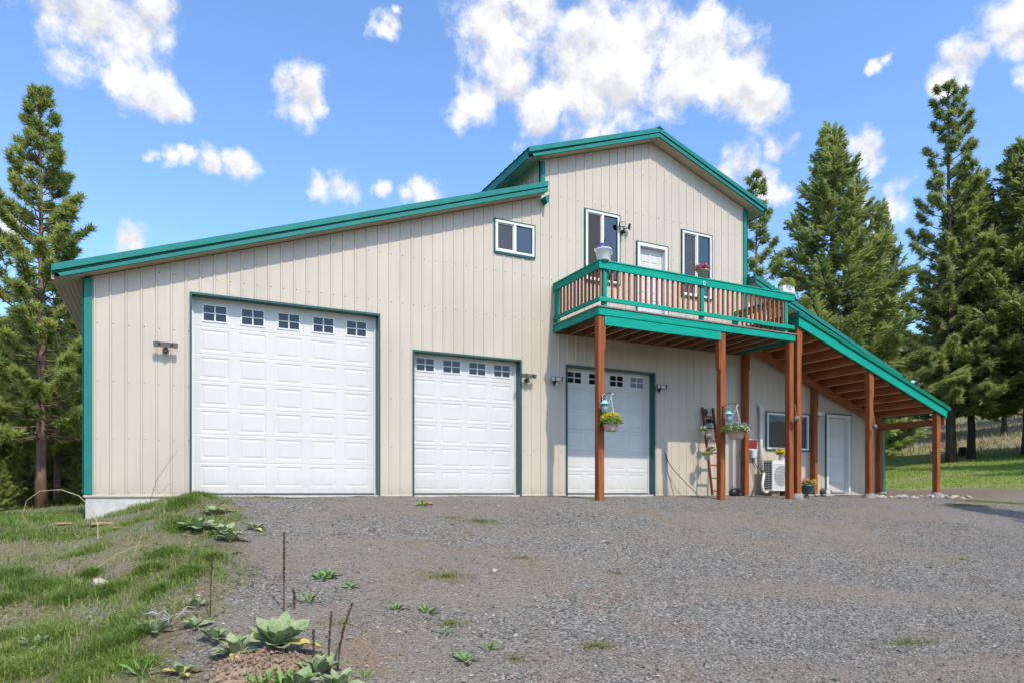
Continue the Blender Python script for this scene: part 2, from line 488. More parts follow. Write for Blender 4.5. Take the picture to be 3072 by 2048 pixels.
def ground_z(X, Y, fine=True):
    X = np.asarray(X, float); Y = np.asarray(Y, float)
    s = -Y
    D = 1.62 - .27 * sst(8, 20, X)
    z = -D * sst(.3, 11.5, s) * (1 - .35 * sst(20, 34, X))
    z = z - .36 * sst(-1.5, .3, -X) - .35 * sst(.3, 7, -X)
    z = z + .05*sst(21, 23, X) + np.maximum(0, X-22)*.0923 + np.maximum(0, X-42)*.075
    z = z - .025 + .05*np.maximum(0, Y-62)*sst(30, 0, X)
    # bumps: rough bank on the left, faint ruts in the gravel
    bank = 1 - veg_edge_mask(X, Y)
    if fine:
        z = z + (fbm(X*1.3, Y*1.3, 3) - .5) * (.05 + .20 * bank * sst(.3, 2.0, s+0*X)) * (1 - sst(26, 40, X)*0)
        z = z + (fbm(X*5, Y*5, 8) - .5) * (.02 + .05*bank)
        # ruts run in from the right towards the doors
        r = np.sin((Y + .42*X + 1.2*(fbm(X*.2, Y*.2, 5)-.5)) * 2.6)
        z = z + .018 * r * sst(1.5, 4, s) * (1-bank)
    # under the building the soil lies below the slab
    inside = sst(-.30, -.10, X) * sst(20.25, 20.05, X) * sst(.02, .22, Y) * sst(16.4, 16.1, Y)
    z = z - .35 * inside
    return z

def veg_edge_mask(X, Y):
    """1 on gravel, 0 on the planted bank to the left"""
    s = -Y
    edge = np.interp(s, [-2, 0, 1, 1.7, 2.8, 4.2, 5.3, 6.2, 7.0, 7.8, 9, 14], [1.5, 1.55, 1.75, 1.95, 1.95, 1.85, 1.65, 1.5, 1.25, 1.3, 1.6, 1.8])
    e = X - edge + (fbm(X*1.7, Y*1.7, 21) - .5) * .9
    return sst(-.32, .38, e)

def track_mask(X, Y):
    r = np.sin((Y + .42*X + 1.2*(fbm(X*.2, Y*.2, 5)-.5)) * 2.6)
    return sst(.25, .95, r) * sst(1.2, 3, -Y) * (.35 + .65*sst(.4, .6, fbm(X*.35, Y*.35, 15)))
def fines_mask(X, Y):
    f = sst(.46, .60, fbm(X*.42+9, Y*.50, 77, 5) + .055*sst(9, 2.5, X)*sst(1, 3, -Y) + .06*sst(2.2,.4,-Y))
    return np.maximum(f, .85*track_mask(X, Y))
def make_ground():
    def axis(lo, d0, d1, hi, step, grow):
        a = list(np.arange(d0, d1 + 1e-6, step))
        st, x = step, d0; left = []
        while x > lo:
            st *= grow; x -= st; left.append(x)
        st, x = step, a[-1]; right = []
        while x < hi:
            st *= grow; x += st; right.append(x)
        return np.array(left[::-1] + a + right)
    xs = axis(-500, -5, 20, 700, .11, 1.09)
    ys = axis(-120, -11, 1.0, 700, .11, 1.09)
    X, Y = np.meshgrid(xs, ys)
    Z = ground_z(X, Y)
    far = np.sqrt((X-10)**2 + (Y)**2)
    nx, ny = len(xs), len(ys)
    co = np.stack([X, Y, Z], -1).reshape(-1, 3)
    i = np.arange(nx*ny).reshape(ny, nx)
    q = np.stack([i[:-1,:-1], i[:-1,1:], i[1:,1:], i[1:,:-1]], -1).reshape(-1, 4)
    me = bpy.data.meshes.new('ground')
    me.vertices.add(len(co)); me.vertices.foreach_set('co', co.ravel())
    me.loops.add(q.size); me.loops.foreach_set('vertex_index', q.ravel())
    me.polygons.add(len(q)); me.polygons.foreach_set('loop_start', np.arange(len(q))*4)
    me.polygons.foreach_set('use_smooth', np.ones(len(q), bool))
    me.update(calc_edges=True)
    grav = veg_edge_mask(X, Y)
    # right edge of the drive: soil strip then lawn, left/back: forest floor
    rgt = X + .25*Y + (fbm(X*.6, Y*.6, 31)-.5)*2.2
    soil = sst(20.9, 21.6, rgt) * sst(-3.2, -1.0, Y - .0*X)
    lawn = sst(23.2, 24.4, X + .12*Y + (fbm(X*.8, Y*.8, 41)-.5)*1.2)
    front_lawn = sst(20.2, 22.5, rgt) * sst(-3.6, -2.9, Y + (fbm(X*.7, Y*.9, 44)-.5)*1.2) * .75
    lawn = np.maximum(lawn, front_lawn*0)
    back = sst(.0, .8, Y) * (X < 20.3)
    grav = grav * (1 - back)
    dry = sst(44, 52, X + 5*(fbm(X*.15, Y*.15, 51)-.5))
    for nm, arr in (('track', fines_mask(X, Y)), ('gravel', grav), ('soil', soil*(1-lawn)), ('lawn', lawn), ('dry', dry)):
        at = me.attributes.new(nm, 'FLOAT', 'POINT')
        at.data.foreach_set('value', np.ascontiguousarray(arr.ravel(), dtype=np.float32))
    o = link('ground', me, ground_mat())
    tag(o, kind='structure')

def ground_mat():
    m, nt, b = new_mat('gravel drive, bank and lawn soil')
    N, L = nt.nodes, nt.links
    tc = N.new('ShaderNodeTexCoord'); P = tc.outputs['Object']
    def noise(scale, detail=4, rough=.55, vec=P):
        n = N.new('ShaderNodeTexNoise'); n.inputs['Scale'].default_value = scale
        n.inputs['Detail'].default_value = detail; n.inputs['Roughness'].default_value = rough
        L.new(vec, n.inputs['Vector']); return n.outputs['Fac']
    def rng(v, a, b2, c=0, d=1):
        n = N.new('ShaderNodeMapRange'); L.new(v, n.inputs[0])
        n.inputs[1].default_value = a; n.inputs[2].default_value = b2; n.inputs[3].default_value = c; n.inputs[4].default_value = d
        return n.outputs[0]
    def mix(f, a, b2):
        n = N.new('ShaderNodeMix'); n.data_type = 'RGBA'
        if isinstance(f, float): n.inputs['Factor'].default_value = f
        else: L.new(f, n.inputs['Factor'])
        for k, v in (('A', a), ('B', b2)):
            if isinstance(v, tuple): n.inputs[k].default_value = (*v, 1)
            else: L.new(v, n.inputs[k])
        return n.outputs['Result']
    def mul(a, b2):
        n = N.new('ShaderNodeMath'); n.operation = 'MULTIPLY'
        for i, v in enumerate((a, b2)):
            if isinstance(v, float): n.inputs[i].default_value = v
            else: L.new(v, n.inputs[i])
        return n.outputs[0]
    def attr(nm):
        a = N.new('ShaderNodeAttribute'); a.attribute_name = nm; return a.outputs['Fac']
    # crushed stone: two sizes of cells
    vo = N.new('ShaderNodeTexVoronoi'); vo.inputs['Scale'].default_value = 44; vo.inputs['Randomness'].default_value = 1
    L.new(P, vo.inputs['Vector'])
    sep = N.new('ShaderNodeSeparateColor'); L.new(vo.outputs['Color'], sep.inputs[0])
    g1 = mix(rng(sep.outputs[0], 0, 1), (.072,.067,.061), (.265,.243,.208))
    g1 = mix(rng(sep.outputs[1], .86, .96), g1, (.36,.33,.29))
    g1 = mix(rng(sep.outputs[2], .9, .99), g1, (.24,.155,.12))
    trk = attr('track')
    # dusty fines in patches and along the wheel tracks
    fines = mul(trk, rng(noise(5.0, 6, .65), .22, .50))
    v2 = N.new('ShaderNodeTexVoronoi'); v2.inputs['Scale'].default_value = 95; L.new(P, v2.inputs['Vector'])
    s3 = N.new('ShaderNodeSeparateColor'); L.new(v2.outputs['Color'], s3.inputs[0])
    dust = mix(rng(s3.outputs[0], 0, 1), (.11,.09,.066), (.30,.252,.19))
    dust = mix(rng(s3.outputs[1], .80, .95), dust, (.15,.145,.14))
    g1 = mix(fines, g1, dust)
    # needle litter tint and moss in patches
    g1 = mix(mul(rng(noise(1.1, 6, .65), .52, .72), .55), g1, (.22,.13,.065))
    g1 = mix(mul(rng(noise(.9, 5, .6), .64, .74), .55), g1, (.13,.15,.035))
    bank = mix(rng(noise(38, 6, .7), .35, .65), (.09,.07,.045), (.27,.215,.135))
    bank = mix(mul(rng(noise(22, 5, .7), .5, .62), .8), bank, (.13,.15,.05))
    bank = mix(mul(rng(noise(1.6, 5), .45, .60), .7), bank, mix(noise(30, 3), (.07,.10,.022), (.17,.19,.06)))
    bank = mix(mul(rng(noise(2.6, 6, .65), .50, .60), .85), bank, g1)
    lawn = mix(noise(3.5, 5), (.13,.19,.03), (.25,.30,.06))
    lawn = mix(rng(noise(.35, 4), .5, .68), lawn, (.30,.25,.12))
    soil = mix(noise(9, 5), (.13,.09,.06), (.25,.18,.125))
    dry = mix(noise(2.5, 5), (.24,.20,.11), (.36,.31,.19))
    c = mix(attr('gravel'), bank, g1)
    c = mix(attr('soil'), c, soil)
    c = mix(attr('lawn'), c, lawn)
    c = mix(attr('dry'), c, dry)
    L.new(c, b.inputs['Base Color'])
    b.inputs['Roughness'].default_value = .92
    b.inputs['Specular IOR Level'].default_value = .25
    bp = N.new('ShaderNodeBump'); bp.inputs['Strength'].default_value = .9; bp.inputs['Distance'].default_value = .018
    L.new(vo.outputs['Distance'], bp.inputs['Height']); bp.invert = True
    b2 = N.new('ShaderNodeBump'); b2.inputs['Strength'].default_value = .6; b2.inputs['Distance'].default_value = .05
    L.new(noise(14, 6, .6), b2.inputs['Height']); L.new(bp.outputs[0], b2.inputs['Normal'])
    L.new(b2.outputs[0], b.inputs['Normal'])
    return m
make_ground()

# ------------------------------------------------------------------ the metal building
RIB = .2286
bld = thing('metal_building', (10, 0, 0), 'cream ribbed steel shop and house with teal trimmed stepped roofs', 'building')
LS, L0 = .3453, 3.6386            # lower wing soffit line z = L0 + LS*x
def z_low(x): return L0 + LS*x
UP, UZ = 11.487, 8.429            # upper gable peak
def z_up(x): return UZ - .3520*(UP - x) if x < UP else UZ - .3445*(x - UP)
def z_wing(x): return 5.40 - .3595*(x - 14.55)
XL, XT0, XT1, XR = -.15, 8.44, 14.56, 20.01
DEP = 16.0
def wall_top(x):
    if x < XT0: return z_low(x)
    if x <= XT1: return z_up(x)
    return z_wing(x)

# openings x0,x1,z0,z1
G1 = (1.465, 4.80, -.1, 3.525)
G2 = (5.535, 7.93, -.1, 2.895)
G3 = (9.13, 11.552, -.1, 2.895)
WS = (7.335, 8.275, 5.19, 5.858)
WA = (9.61, 10.535, 4.90, 6.485)
WB = (12.415, 13.345, 4.90, 6.48)
UD = (11.06, 11.95, 3.80, 5.98)
LW = (15.265, 16.825, 1.21, 2.17)
MD = (17.54, 18.52, .03, 2.24)
OPEN = [G1, G2, G3, WS, WA, WB, UD, LW, MD]

def rib_h(u):
    """height of the steel profile at distance u along the wall"""
    k = round(u / RIB); d = abs(u - k*RIB)
    if d <= .011: return .015
    if d <= .024: return .015 * (.024 - d) / .013
    return 0.0
def rib_points(a, b):
    pts = {a, b}
    k = math.floor(a / RIB) - 1
    while k * RIB < b + RIB:
        for d in (-.024, -.011, .011, .024):
            u = k*RIB + d
            if a < u < b: pts.add(u)
        k += 1
    return pts
def siding(name, a, b, zlo, zhi, openings, fn, parent, mat, kinks=()):
    pts = rib_points(a, b)
    for k in kinks:
        if a < k < b: pts.add(k)
    for o in openings:
        for u in o[:2]:
            if a < u < b: pts.add(u)
    pts = sorted(pts)
    mb = MB()
    for u0, u1 in zip(pts, pts[1:]):
        if u1 - u0 < 1e-5: continue
        um = (u0+u1)/2
        iv = [(zlo, None)]
        cuts = sorted([(o[2], o[3]) for o in openings if o[0] - 1e-6 <= um <= o[1] + 1e-6])
        segs, cur = [], zlo
        for c0, c1 in cuts:
            if c0 > cur: segs.append((cur, cur, c0, c0))
            cur = max(cur, c1)
        segs.append((cur, cur, zhi(u0 + 1e-6), zhi(u1 - 1e-6)))
        h0, h1 = rib_h(u0), rib_h(u1)
        for za, zb, zc, zd in segs:
            if zc <= za and zd <= zb: continue
            mb.add([fn(u0, h0, za), fn(u1, h1, zb), fn(u1, h1, zd), fn(u0, h0, zc)], [(0,1,2,3)])
    if mb.v: return mb.build(name, mat, parent)

# front: steel sheets 0.914 m wide, each its own piece
front = lambda u, h, z: (u, -h, z)
edges = [-.06] + [RIB*4*k + RIB*2 for k in range(0, 30) if RIB*4*k + RIB*2 < XR - .1] + [XR - .06]
edges = sorted(set([e for e in edges] + [XT0, 14.47]))
edges = [e for i, e in enumerate(edges) if i == 0 or e - edges[i-1] > .12]
for a, b in zip(edges, edges[1:]):
    siding('siding_panel', a, b, 0.0, wall_top, OPEN, front, bld, M['siding'], (UP, XT0, XT1))
# sides and back
siding('side_wall', 0, DEP, 0, lambda u: z_low(XL), [], lambda u, h, z: (XL - h, u, z), bld, M['siding'])
siding('side_wall', 0, DEP, z_low(XT0)-.1, lambda u: z_up(XT0-.02), [], lambda u, h, z: (XT0 - .02 - h, u, z), bld, M['siding'])
siding('side_wall', 0, DEP, z_wing(XT1)-.2, lambda u: z_up(XT1), [], lambda u, h, z: (XT1 + h, u, z), bld, M['siding'])
siding('side_wall', 0, DEP, 0, lambda u: z_wing(XR), [], lambda u, h, z: (XR + h, u, z), bld, M['siding'])
siding('back_wall', XL, XR, 0, wall_top, [], lambda u, h, z: (u, DEP + h, z), bld, M['siding'], (UP, XT0, XT1))

# foundation and slab
MB().box(XL+.02, XR-.02, -.005, DEP-.02, -.9, -.012).build('foundation', M['concrete'], bld)
MB().prism_x([(-.03,-.018),(-.03,.012),(-.002,.030),(.03,.030),(.03,-.018)], XL-.01, 1.43).build('base_flashing', M['siding'], bld)
for a, b in ((4.84,5.5),(7.97,9.09),(11.59,17.5),(18.56,XR)):
    MB().prism_x([(-.028,-.014),(-.028,.006),(-.002,.022),(.03,.022),(.03,-.014)], a, b).build('base_flashing', M['siding'], bld)

# corner trims
def corner(x0, x1, z0, z1a, z1b, m='teal', side=1):
    mb = MB(); mb.prism([(x0,z0),(x1,z0),(x1,z1b),(x0,z1a)], -.032, -.001)
    if side < 0: mb.box(x0-.002, x0+.022, -.032, .13, z0, min(z1a,z1b)-.02)
    if side > 0: mb.box(x1-.022, x1+.002, -.032, .13, z0, min(z1a,z1b)-.02)
    return mb.build('corner_trim', M[m], bld, bevel=.004)
corner(XL-.02, -.032, .03, z_low(XL)-.02, z_low(-.03)-.02, side=-1)
corner(XT0-.005, XT0+.115, z_low(XT0)+.1, z_up(XT0)-.03, z_up(XT0+.11)-.03, side=-1)
corner(14.43, XT1+.01, 4.6, z_up(14.43)-.03, z_up(XT1)-.03, side=1)
corner(XR-.07, XR+.03, .02, z_wing(XR)-.05, z_wing(XR)-.08, side=1)
# bracket where the lower rake dies into the tall wall
MB().prism([(8.445,6.49),(8.56,6.56),(8.56,6.40),(8.52,6.36),(8.49,6.41)], -.20, -.02).build('rake_bracket', M['teal'], bld)

# roofs: sloped slab with ribs, soffits, rake trim in two tiers
RO = .30   # rake overhang
def roof_plane(x0, x1, zf, name, t0=.07, t1=.20, o0=0, o1=0):
    mb = MB()
    k = 0; ys = []
    y = -RO - .01
    while y < DEP + .3:
        ys += [(y, 0), (y+.18, 0), (y+.193, .02), (y+.216, .02)]
        y += RIB
    ys = ys + [(DEP+.3, 0)]
    vs, fs = [], []
    for yy, h in ys:
        vs += [(x0-o0, yy, zf(x0-o0)+t1+.003+h), (x1+o1, yy, zf(x1+o1)+t1+.003+h)]
    n = len(ys)
    for i in range(n-1): fs.append((2*i, 2*i+1, 2*i+3, 2*i+2))
    mb.add(vs, fs)
    # underside board
    mb.add([(x0,-RO,zf(x0)+t0),(x1,-RO,zf(x1)+t0),(x1,DEP+.3,zf(x1)+t0),(x0,DEP+.3,zf(x0)+t0)], [(0,3,2,1)])
    mb.add([(x0,-RO,zf(x0)+t0),(x0,-RO,zf(x0)+t1),(x0,DEP+.3,zf(x0)+t1),(x0,DEP+.3,zf(x0)+t0)], [(0,1,2,3)])
    mb.add([(x1,-RO,zf(x1)+t0),(x1,-RO,zf(x1)+t1),(x1,DEP+.3,zf(x1)+t1),(x1,DEP+.3,zf(x1)+t0)], [(0,3,2,1)])
    return mb.build(name, M['teal'], bld)
def rake(xa, xb, zf, cut=.13, end=0):
    """two tiers of rake trim following zf between xa and xb"""
    mb = MB()
    mb.prism([(xa, zf(xa)+.108),(xb, zf(xb)+.108),(xb, zf(xb)+.222),(xa, zf(xa)+.222)], -RO-.03, -RO+.02)
    mb.build('rake_trim', M['teal'], bld, bevel=.006)
    mb = MB().prism([(xa, zf(xa)+.085),(xb, zf(xb)+.085),(xb, zf(xb)+.110),(xa, zf(xa)+.110)], -RO+.012, -RO+.05)
    mb.build('rake_reveal', M['dkgreen'], bld)
    c = cut
    mb = MB().prism([(xa + (c if end <= 0 else 0), zf(xa + (c if end <= 0 else 0))+.0), (xb - (c if end > 0 else 0), zf(xb - (c if end > 0 else 0))),
                     (xb - (c*.6 if end > 0 else 0), zf(xb)+.092), (xa + (c*.6 if end <= 0 else 0), zf(xa)+.092)], -RO-.012, -RO+.03)
    return mb.build('rake_fascia', M['teal'], bld, bevel=.004)
def soffit(xa, xb, zf):
    mb = MB()
    mb.add([(xa,-RO+.01,zf(xa)+.012),(xb,-RO+.01,zf(xb)+.012),(xb,.02,zf(xb)+.012),(xa,.02,zf(xa)+.012)], [(0,1,2,3)])
    mb.add([(xa,-RO+.01,zf(xa)+.03),(xb,-RO+.01,zf(xb)+.03),(xb,.02,zf(xb)+.03),(xa,.02,zf(xa)+.03)], [(3,2,1,0)])
    return mb.build('rake_soffit', M['soffit'], bld)
def eave(x0, x1, zf, m='soffit'):
    """soffit running back under the eave: panels along y with a rib each"""
    mb = MB(); n = 6
    us = [x0 + (x1-x0)*i/n for i in range(n+1)]
    prof = []
    for i in range(n):
        w = us[i+1]-us[i]
        prof += [(us[i], 0), (us[i]+w*.75, 0), (us[i]+w*.82, -.012), (us[i]+w*.93, -.012)]
    prof.append((us[-1], 0))
    vs = []
    for x, h in prof: vs += [(x, -RO+.012, zf(x)+.012+h), (x, DEP+.2, zf(x)+.012+h)]
    fs = [(2*i, 2*i+1, 2*i+3, 2*i+2) for i in range(len(prof)-1)]
    mb.add(vs, fs)
    return mb.build('eave_soffit', M[m], bld)
# lower wing
XE = -.565
roof_plane(XE, XT0+.03, z_low, 'roof', o0=.03)
rake(XE, XT0+.03, z_low)
soffit(XL-.02, XT0+.02, z_low)
eave(XE+.03, XL-.0, z_low, 'siding')
MB().prism([(XE-.008,z_low(XE)+.0),(XE+.03,z_low(XE)+.0),(XE+.03,z_low(XE)+.194),(XE-.008,z_low(XE)+.194)], -RO+.05, DEP+.2).build('eave_fascia', M['siding'], bld)
# upper gable
XA, XB = 8.0, 14.96
roof_plane(XA, UP, z_up, 'roof', o0=.035); roof_plane(UP, XB, z_up, 'roof', o1=.035)
rake(XA, UP, z_up); rake(UP, XB, z_up, end=1)
soffit(XT0-.03, UP, z_up); soffit(UP, XT1+.02, z_up)
eave(XA+.03, XT0-.02, z_up); eave(XT1, XB-.03, z_up)
for x in (XA-.008, XB-.022):
    MB().box(x, x+.03, -RO+.05, DEP+.2, z_up(x+.015)+.0, z_up(x+.015)+.192).build('eave_fascia', M['teal'], bld)
MB().add([(UP-.13,-RO-.03,z_up(UP-.13)+.226),(UP,-RO-.03,UZ+.262),(UP+.13,-RO-.03,z_up(UP+.13)+.226),(UP-.13,DEP+.3,z_up(UP-.13)+.226),(UP,DEP+.3,UZ+.262),(UP+.13,DEP+.3,z_up(UP+.13)+.226)],
         [(0,1,4,3),(1,2,5,4),(0,2,1),(3,4,5)]).build('ridge_cap', M['dkgreen'], bld)
# right wing
roof_plane(XT1+.005, 20.40, z_wing, 'roof', o1=.035)
rake(XT1-.02, 20.40, z_wing, end=1)
soffit(XT1, XR, z_wing)
eave(XR, 20.37, z_wing)
MB().box(20.378, 20.408, -RO+.05, DEP+.2, z_wing(20.38), z_wing(20.38)+.19).build('eave_fascia', M['teal'], bld)
MB().box(XT1-.022, XT1+.012, -RO-.028, .02, z_wing(XT1)+.0, z_wing(XT1)+.20).build('rake_end_cap', M['dkgreen'], bld)

# screws of the sheets: thousands of dots, one part
mb = MB()
rows = [.05,.962,1.919,2.876,3.83,4.78,5.72,6.65,7.60]
for k in range(0, 88):
    u = k*RIB + .043
    if u < 0 or u > XR-.1 or abs(u-14.5) < .1: continue
    for zr in rows:
        if zr > wall_top(u) - .12: continue
        if any(o[0]-.03 < u < o[1]+.03 and o[2]-.03 < zr < o[3]+.03 for o in OPEN): continue
        c = (u, -.001, zr + random.Random(k*31+int(zr*9)).uniform(-.006,.006))
        mb.lathe([(.0085, 0), (.0085, -.003), (.0045, -.004), (.0045, -.008)], 6, c, 'y')
tag(mb.build('screws', M['bronze'], bld), kind='stuff')

# ------------------------------------------------------------------ garage doors
def garage_door(o, ncol, px0, pw, pitch, seams, wz, label):
    x0, x1, _, z1 = o
    Y = .19
    core = MB().box(x0-.08, x1+.08, Y+.012, Y+.05, .03, z1+.06).build('garage_door', M['door_white'], bld)
    tag(core, label)
    nsec = len(seams)-1
    for i in range(nsec):
        za, zb = seams[i], seams[i+1]-.004
        top = i == nsec-1
        mb = MB(); yb = Y+.011
        # slab edges
        mb.add([(x0-.07,Y+.003,za),(x1+.07,Y+.003,za),(x1+.07,yb,za),(x0-.07,yb,za)], [(0,1,2,3)])
        mb.add([(x0-.07,Y+.003,zb),(x1+.07,Y+.003,zb),(x1+.07,yb,zb),(x0-.07,yb,zb)], [(3,2,1,0)])
        f0, f1 = za+.007, zb-.007
        mb.add([(x0-.07,Y+.003,za),(x1+.07,Y+.003,za),(x1+.07,Y,f0),(x0-.07,Y,f0)], [(0,1,2,3)])
        mb.add([(x0-.07,Y,f1),(x1+.07,Y,f1),(x1+.07,Y+.003,zb),(x0-.07,Y+.003,zb)], [(0,1,2,3)])
        if top:
            p0, p1 = wz[0]-.004, wz[1]+.004
        else:
            ph = .375
            p1 = zb - .052; p0 = max(p1 - ph, za + .045)
        # flat field round the panels
        q = lambda a, b, c, d: mb.add([(a,Y,c),(b,Y,c),(b,Y,d),(a,Y,d)], [(0,1,2,3)])
        q(x0-.07, x1+.07, f0, p0); q(x0-.07, x1+.07, p1, f1)
        xs = [px0 + k*pitch for k in range(ncol)]
        cur = x0-.07
        for xx in xs:
            a, b = (xx, xx+pw) if not top else (xx + pw/2 - .212, xx + pw/2 + .212)
            q(cur, a, p0, p1); cur = b
            if not top:
                rings = [(0,0),(.022,.007),(.030,.007),(.058,.001)]
                pr = None
                for ins, dy in rings:
                    r = [(a+ins*1.15,Y+dy,p0+ins),(b-ins*1.15,Y+dy,p0+ins),(b-ins*1.15,Y+dy,p1-ins),(a+ins*1.15,Y+dy,p1-ins)]
                    if pr is not None:
                        for j in range(4):
                            mb.add([pr[j], pr[(j+1)%4], r[(j+1)%4], r[j]], [(0,1,2,3)])
                    pr = r
                mb.add(pr, [(0,1,2,3)])
        q(cur, x1+.07, p0, p1)
        mb.build('door_section', M['door_white'], core)
        if top:
            for xx in xs:
                a, b = xx + pw/2 - .212, xx + pw/2 + .212
                fm = MB(); ft = .026
                fm.box(a, b, Y-.012, Y+.02, p0, p0+ft); fm.box(a, b, Y-.012, Y+.02, p1-ft, p1)
                fm.box(a, a+ft, Y-.0118, Y+.02, p0+ft, p1-ft); fm.box(b-ft, b, Y-.0118, Y+.02, p0+ft, p1-ft)
                xm, zm = (a+b)/2, (p0+p1)/2
                fm.box(xm-.011, xm+.011, Y-.010, Y+.02, p0+ft, p1-ft)
                fm.box(a+ft, b-ft, Y-.0095, Y+.02, zm-.009, zm+.009)
                fm.build('window_grille', M['vinyl'], core)
                for (u0, u1) in ((a+ft, xm-.011), (xm+.011, b-ft)):
                    for (w0, w1) in ((p0+ft, zm-.009), (zm+.009, p1-ft)):
                        MB().box(u0, u1, Y+.004, Y+.0105, w0, w1).build('pane', M['door_pane'], core)
    MB().box(x0-.05, x1+.05, Y-.006, Y+.03, .012, seams[0]).build('bottom_seal', M['rubber'], core)
    # weather strip, jambs and header
    fr = MB()
    fr.box(x0, x0+.035, Y-.03, Y-.002, .02, z1); fr.box(x1-.035, x1, Y-.03, Y-.002, .02, z1); fr.box(x0+.035, x1-.035, Y-.03, Y-.002, z1-.03, z1)
    fr.build('weather_strip', M['vinyl'], core)
    j = MB()
    j.box(x0-.018, x0, -.03, Y, -.02, z1+.018); j.box(x1, x1+.018, -.03, Y, -.02, z1+.018)
    j.box(x0, x1, -.03, Y, z1, z1+.018)
    j.build('jamb', M['dkgreen'], core)
    t = MB(); w = .034
    t.box(x0-w, x0, -.034, -.031, -.02, z1+w); t.box(x1, x1+w, -.034, -.031, -.02, z1+w); t.box(x0, x1, -.034, -.031, z1, z1+w)
    t.box(x0-w, x0-w+.004, -.034, -.002, -.02, z1+w); t.box(x1+w-.004, x1+w, -.034, -.002, -.02, z1+w)
    t.box(x0-w+.004, x1+w-.004, -.0338, -.002, z1+w-.004, z1+w+.002)
    t.build('opening_trim', M['dkgreen'], core)
    MB().box(x0-.02, x1+.02, -.012, Y+.3, -.06, .012).build('door_sill', M['concrete'], core)
def mat_door_pane():
    m, nt, b = new_mat('dark garage glass')
    b.inputs['Base Color'].default_value = (.012,.014,.02,1)
    b.inputs['Roughness'].default_value = .05
    b.inputs['IOR'].default_value = 1.5
    return m
M['door_pane'] = mat_door_pane()
garage_door(G1, 5, 1.612, .48, .641, [.045,.60,1.105,1.582,2.06,2.54,3.025,3.58], (3.112,3.425), 'tall white garage door with five columns of panels')
garage_door(G2, 4, 5.60, .475, .585, [.045,.545,1.03,1.51,1.98,2.44,2.95], (2.545,2.835), 'white garage door with four windows in full sun')
garage_door(G3, 4, 9.195, .475, .585, [.045,.545,1.03,1.51,1.98,2.44,2.95], (2.545,2.835), 'white garage door shaded by the balcony')

# ------------------------------------------------------------------ windows and entry doors
def window(o, label, screen_left=True, sill=None):
    x0, x1, z0, z1 = o
    f = MB(); w = .05
    yo, yi = -.045, .06
    f.box(x0, x1, yo, yi, z0, z0+w); f.box(x0, x1, yo, yi, z1-w, z1)
    f.box(x0, x0+w, yo+.001, yi, z0+w, z1-w); f.box(x1-w, x1, yo+.001, yi, z0+w, z1-w)
    fr = f.build('window', M['vinyl'], bld, bevel=.004)
    tag(fr, label)
    xm = (x0+x1)/2
    MB().box(xm-.028, xm+.028, yo+.006, yi-.004, z0+w, z1-w).build('mullion', M['vinyl'], fr)
    MB().box(x0+w, xm-.028, .012, .018, z0+w, z1-w).build('pane', M['glass'], fr)
    MB().box(xm+.028, x1-w, -.006, -.0, z0+w, z1-w).build('pane', M['glass'], fr)
    s = MB(); sw = .022
    a, b = x0+w, xm-.028
    s.box(a, b, -.018, .0, z0+w, z0+w+sw); s.box(a, b, -.018, .0, z1-w-sw, z1-w); s.box(a, a+sw, -.0175, .0, z0+w+sw, z1-w-sw); s.box(b-sw, b, -.0175, .0, z0+w+sw, z1-w-sw)
    s.build('sash', M['vinyl'], fr)
    MB().add([(a+sw,-.010,z0+w+sw),(b-sw,-.010,z0+w+sw),(b-sw,-.010,z1-w-sw),(a+sw,-.010,z1-w-sw)], [(0,1,2,3)]).build('insect_screen', M['screen'], fr)
    t = MB(); q = .032
    t.box(x0-q, x0-.001, -.036, -.002, z0-q, z1+q); t.box(x1+.001, x1+q, -.036, -.002, z0-q, z1+q)
    t.box(x0-.001, x1+.001, -.0355, -.002, z1+.001, z1+q); t.box(x0-.001, x1+.001, -.0385, -.002, z0-q-.01, z0-.001)
    t.build('window_trim', M['dkgreen'], fr)
    return fr
window(WS, 'small sliding window high on the low wing')
wa = window(WA, 'tall window left of the balcony door')
window(WB, 'tall window right of the balcony door')

def picture_window(o):
    x0, x1, z0, z1 = o
    f = MB(); w = .05; yo, yi = -.045, .06
    f.box(x0, x1, yo, yi, z0, z0+w); f.box(x0, x1, yo, yi, z1-w, z1)
    f.box(x0, x0+w, yo+.001, yi, z0+w, z1-w); f.box(x1-w, x1, yo+.001, yi, z0+w, z1-w)
    fr = f.build('window', M['vinyl'], bld, bevel=.004)
    tag(fr, 'wide window beside the heat pump')
    MB().box(x0+w, x1-w, .002, .008, z0+w, z1-w).build('pane', M['glass'], fr)
    MB().add([(x0+w+.01,-.008,z0+w+.01),(x1-w-.01,-.008,z0+w+.01),(x1-w-.01,-.008,z1-w-.01),(x0+w+.01,-.008,z1-w-.01)],[(0,1,2,3)]).build('insect_screen', M['screen'], fr)
    MB().box(x1-.26, x1-.10, .012, .016, z0+.09, z0+.46).build('taped_notice', M['lens'], fr)
    t = MB(); q = .035
    t.box(x0-q, x0-.001, -.036, -.002, z0-q, z1+q); t.box(x1+.001, x1+q, -.036, -.002, z0-q, z1+q)
    t.box(x0-.001, x1+.001, -.0355, -.002, z1+.001, z1+q); t.box(x0-.001, x1+.001, -.0385, -.002, z0-q, z0-.001)
    t.build('window_trim', M['dkgreen'], fr)
picture_window(LW)

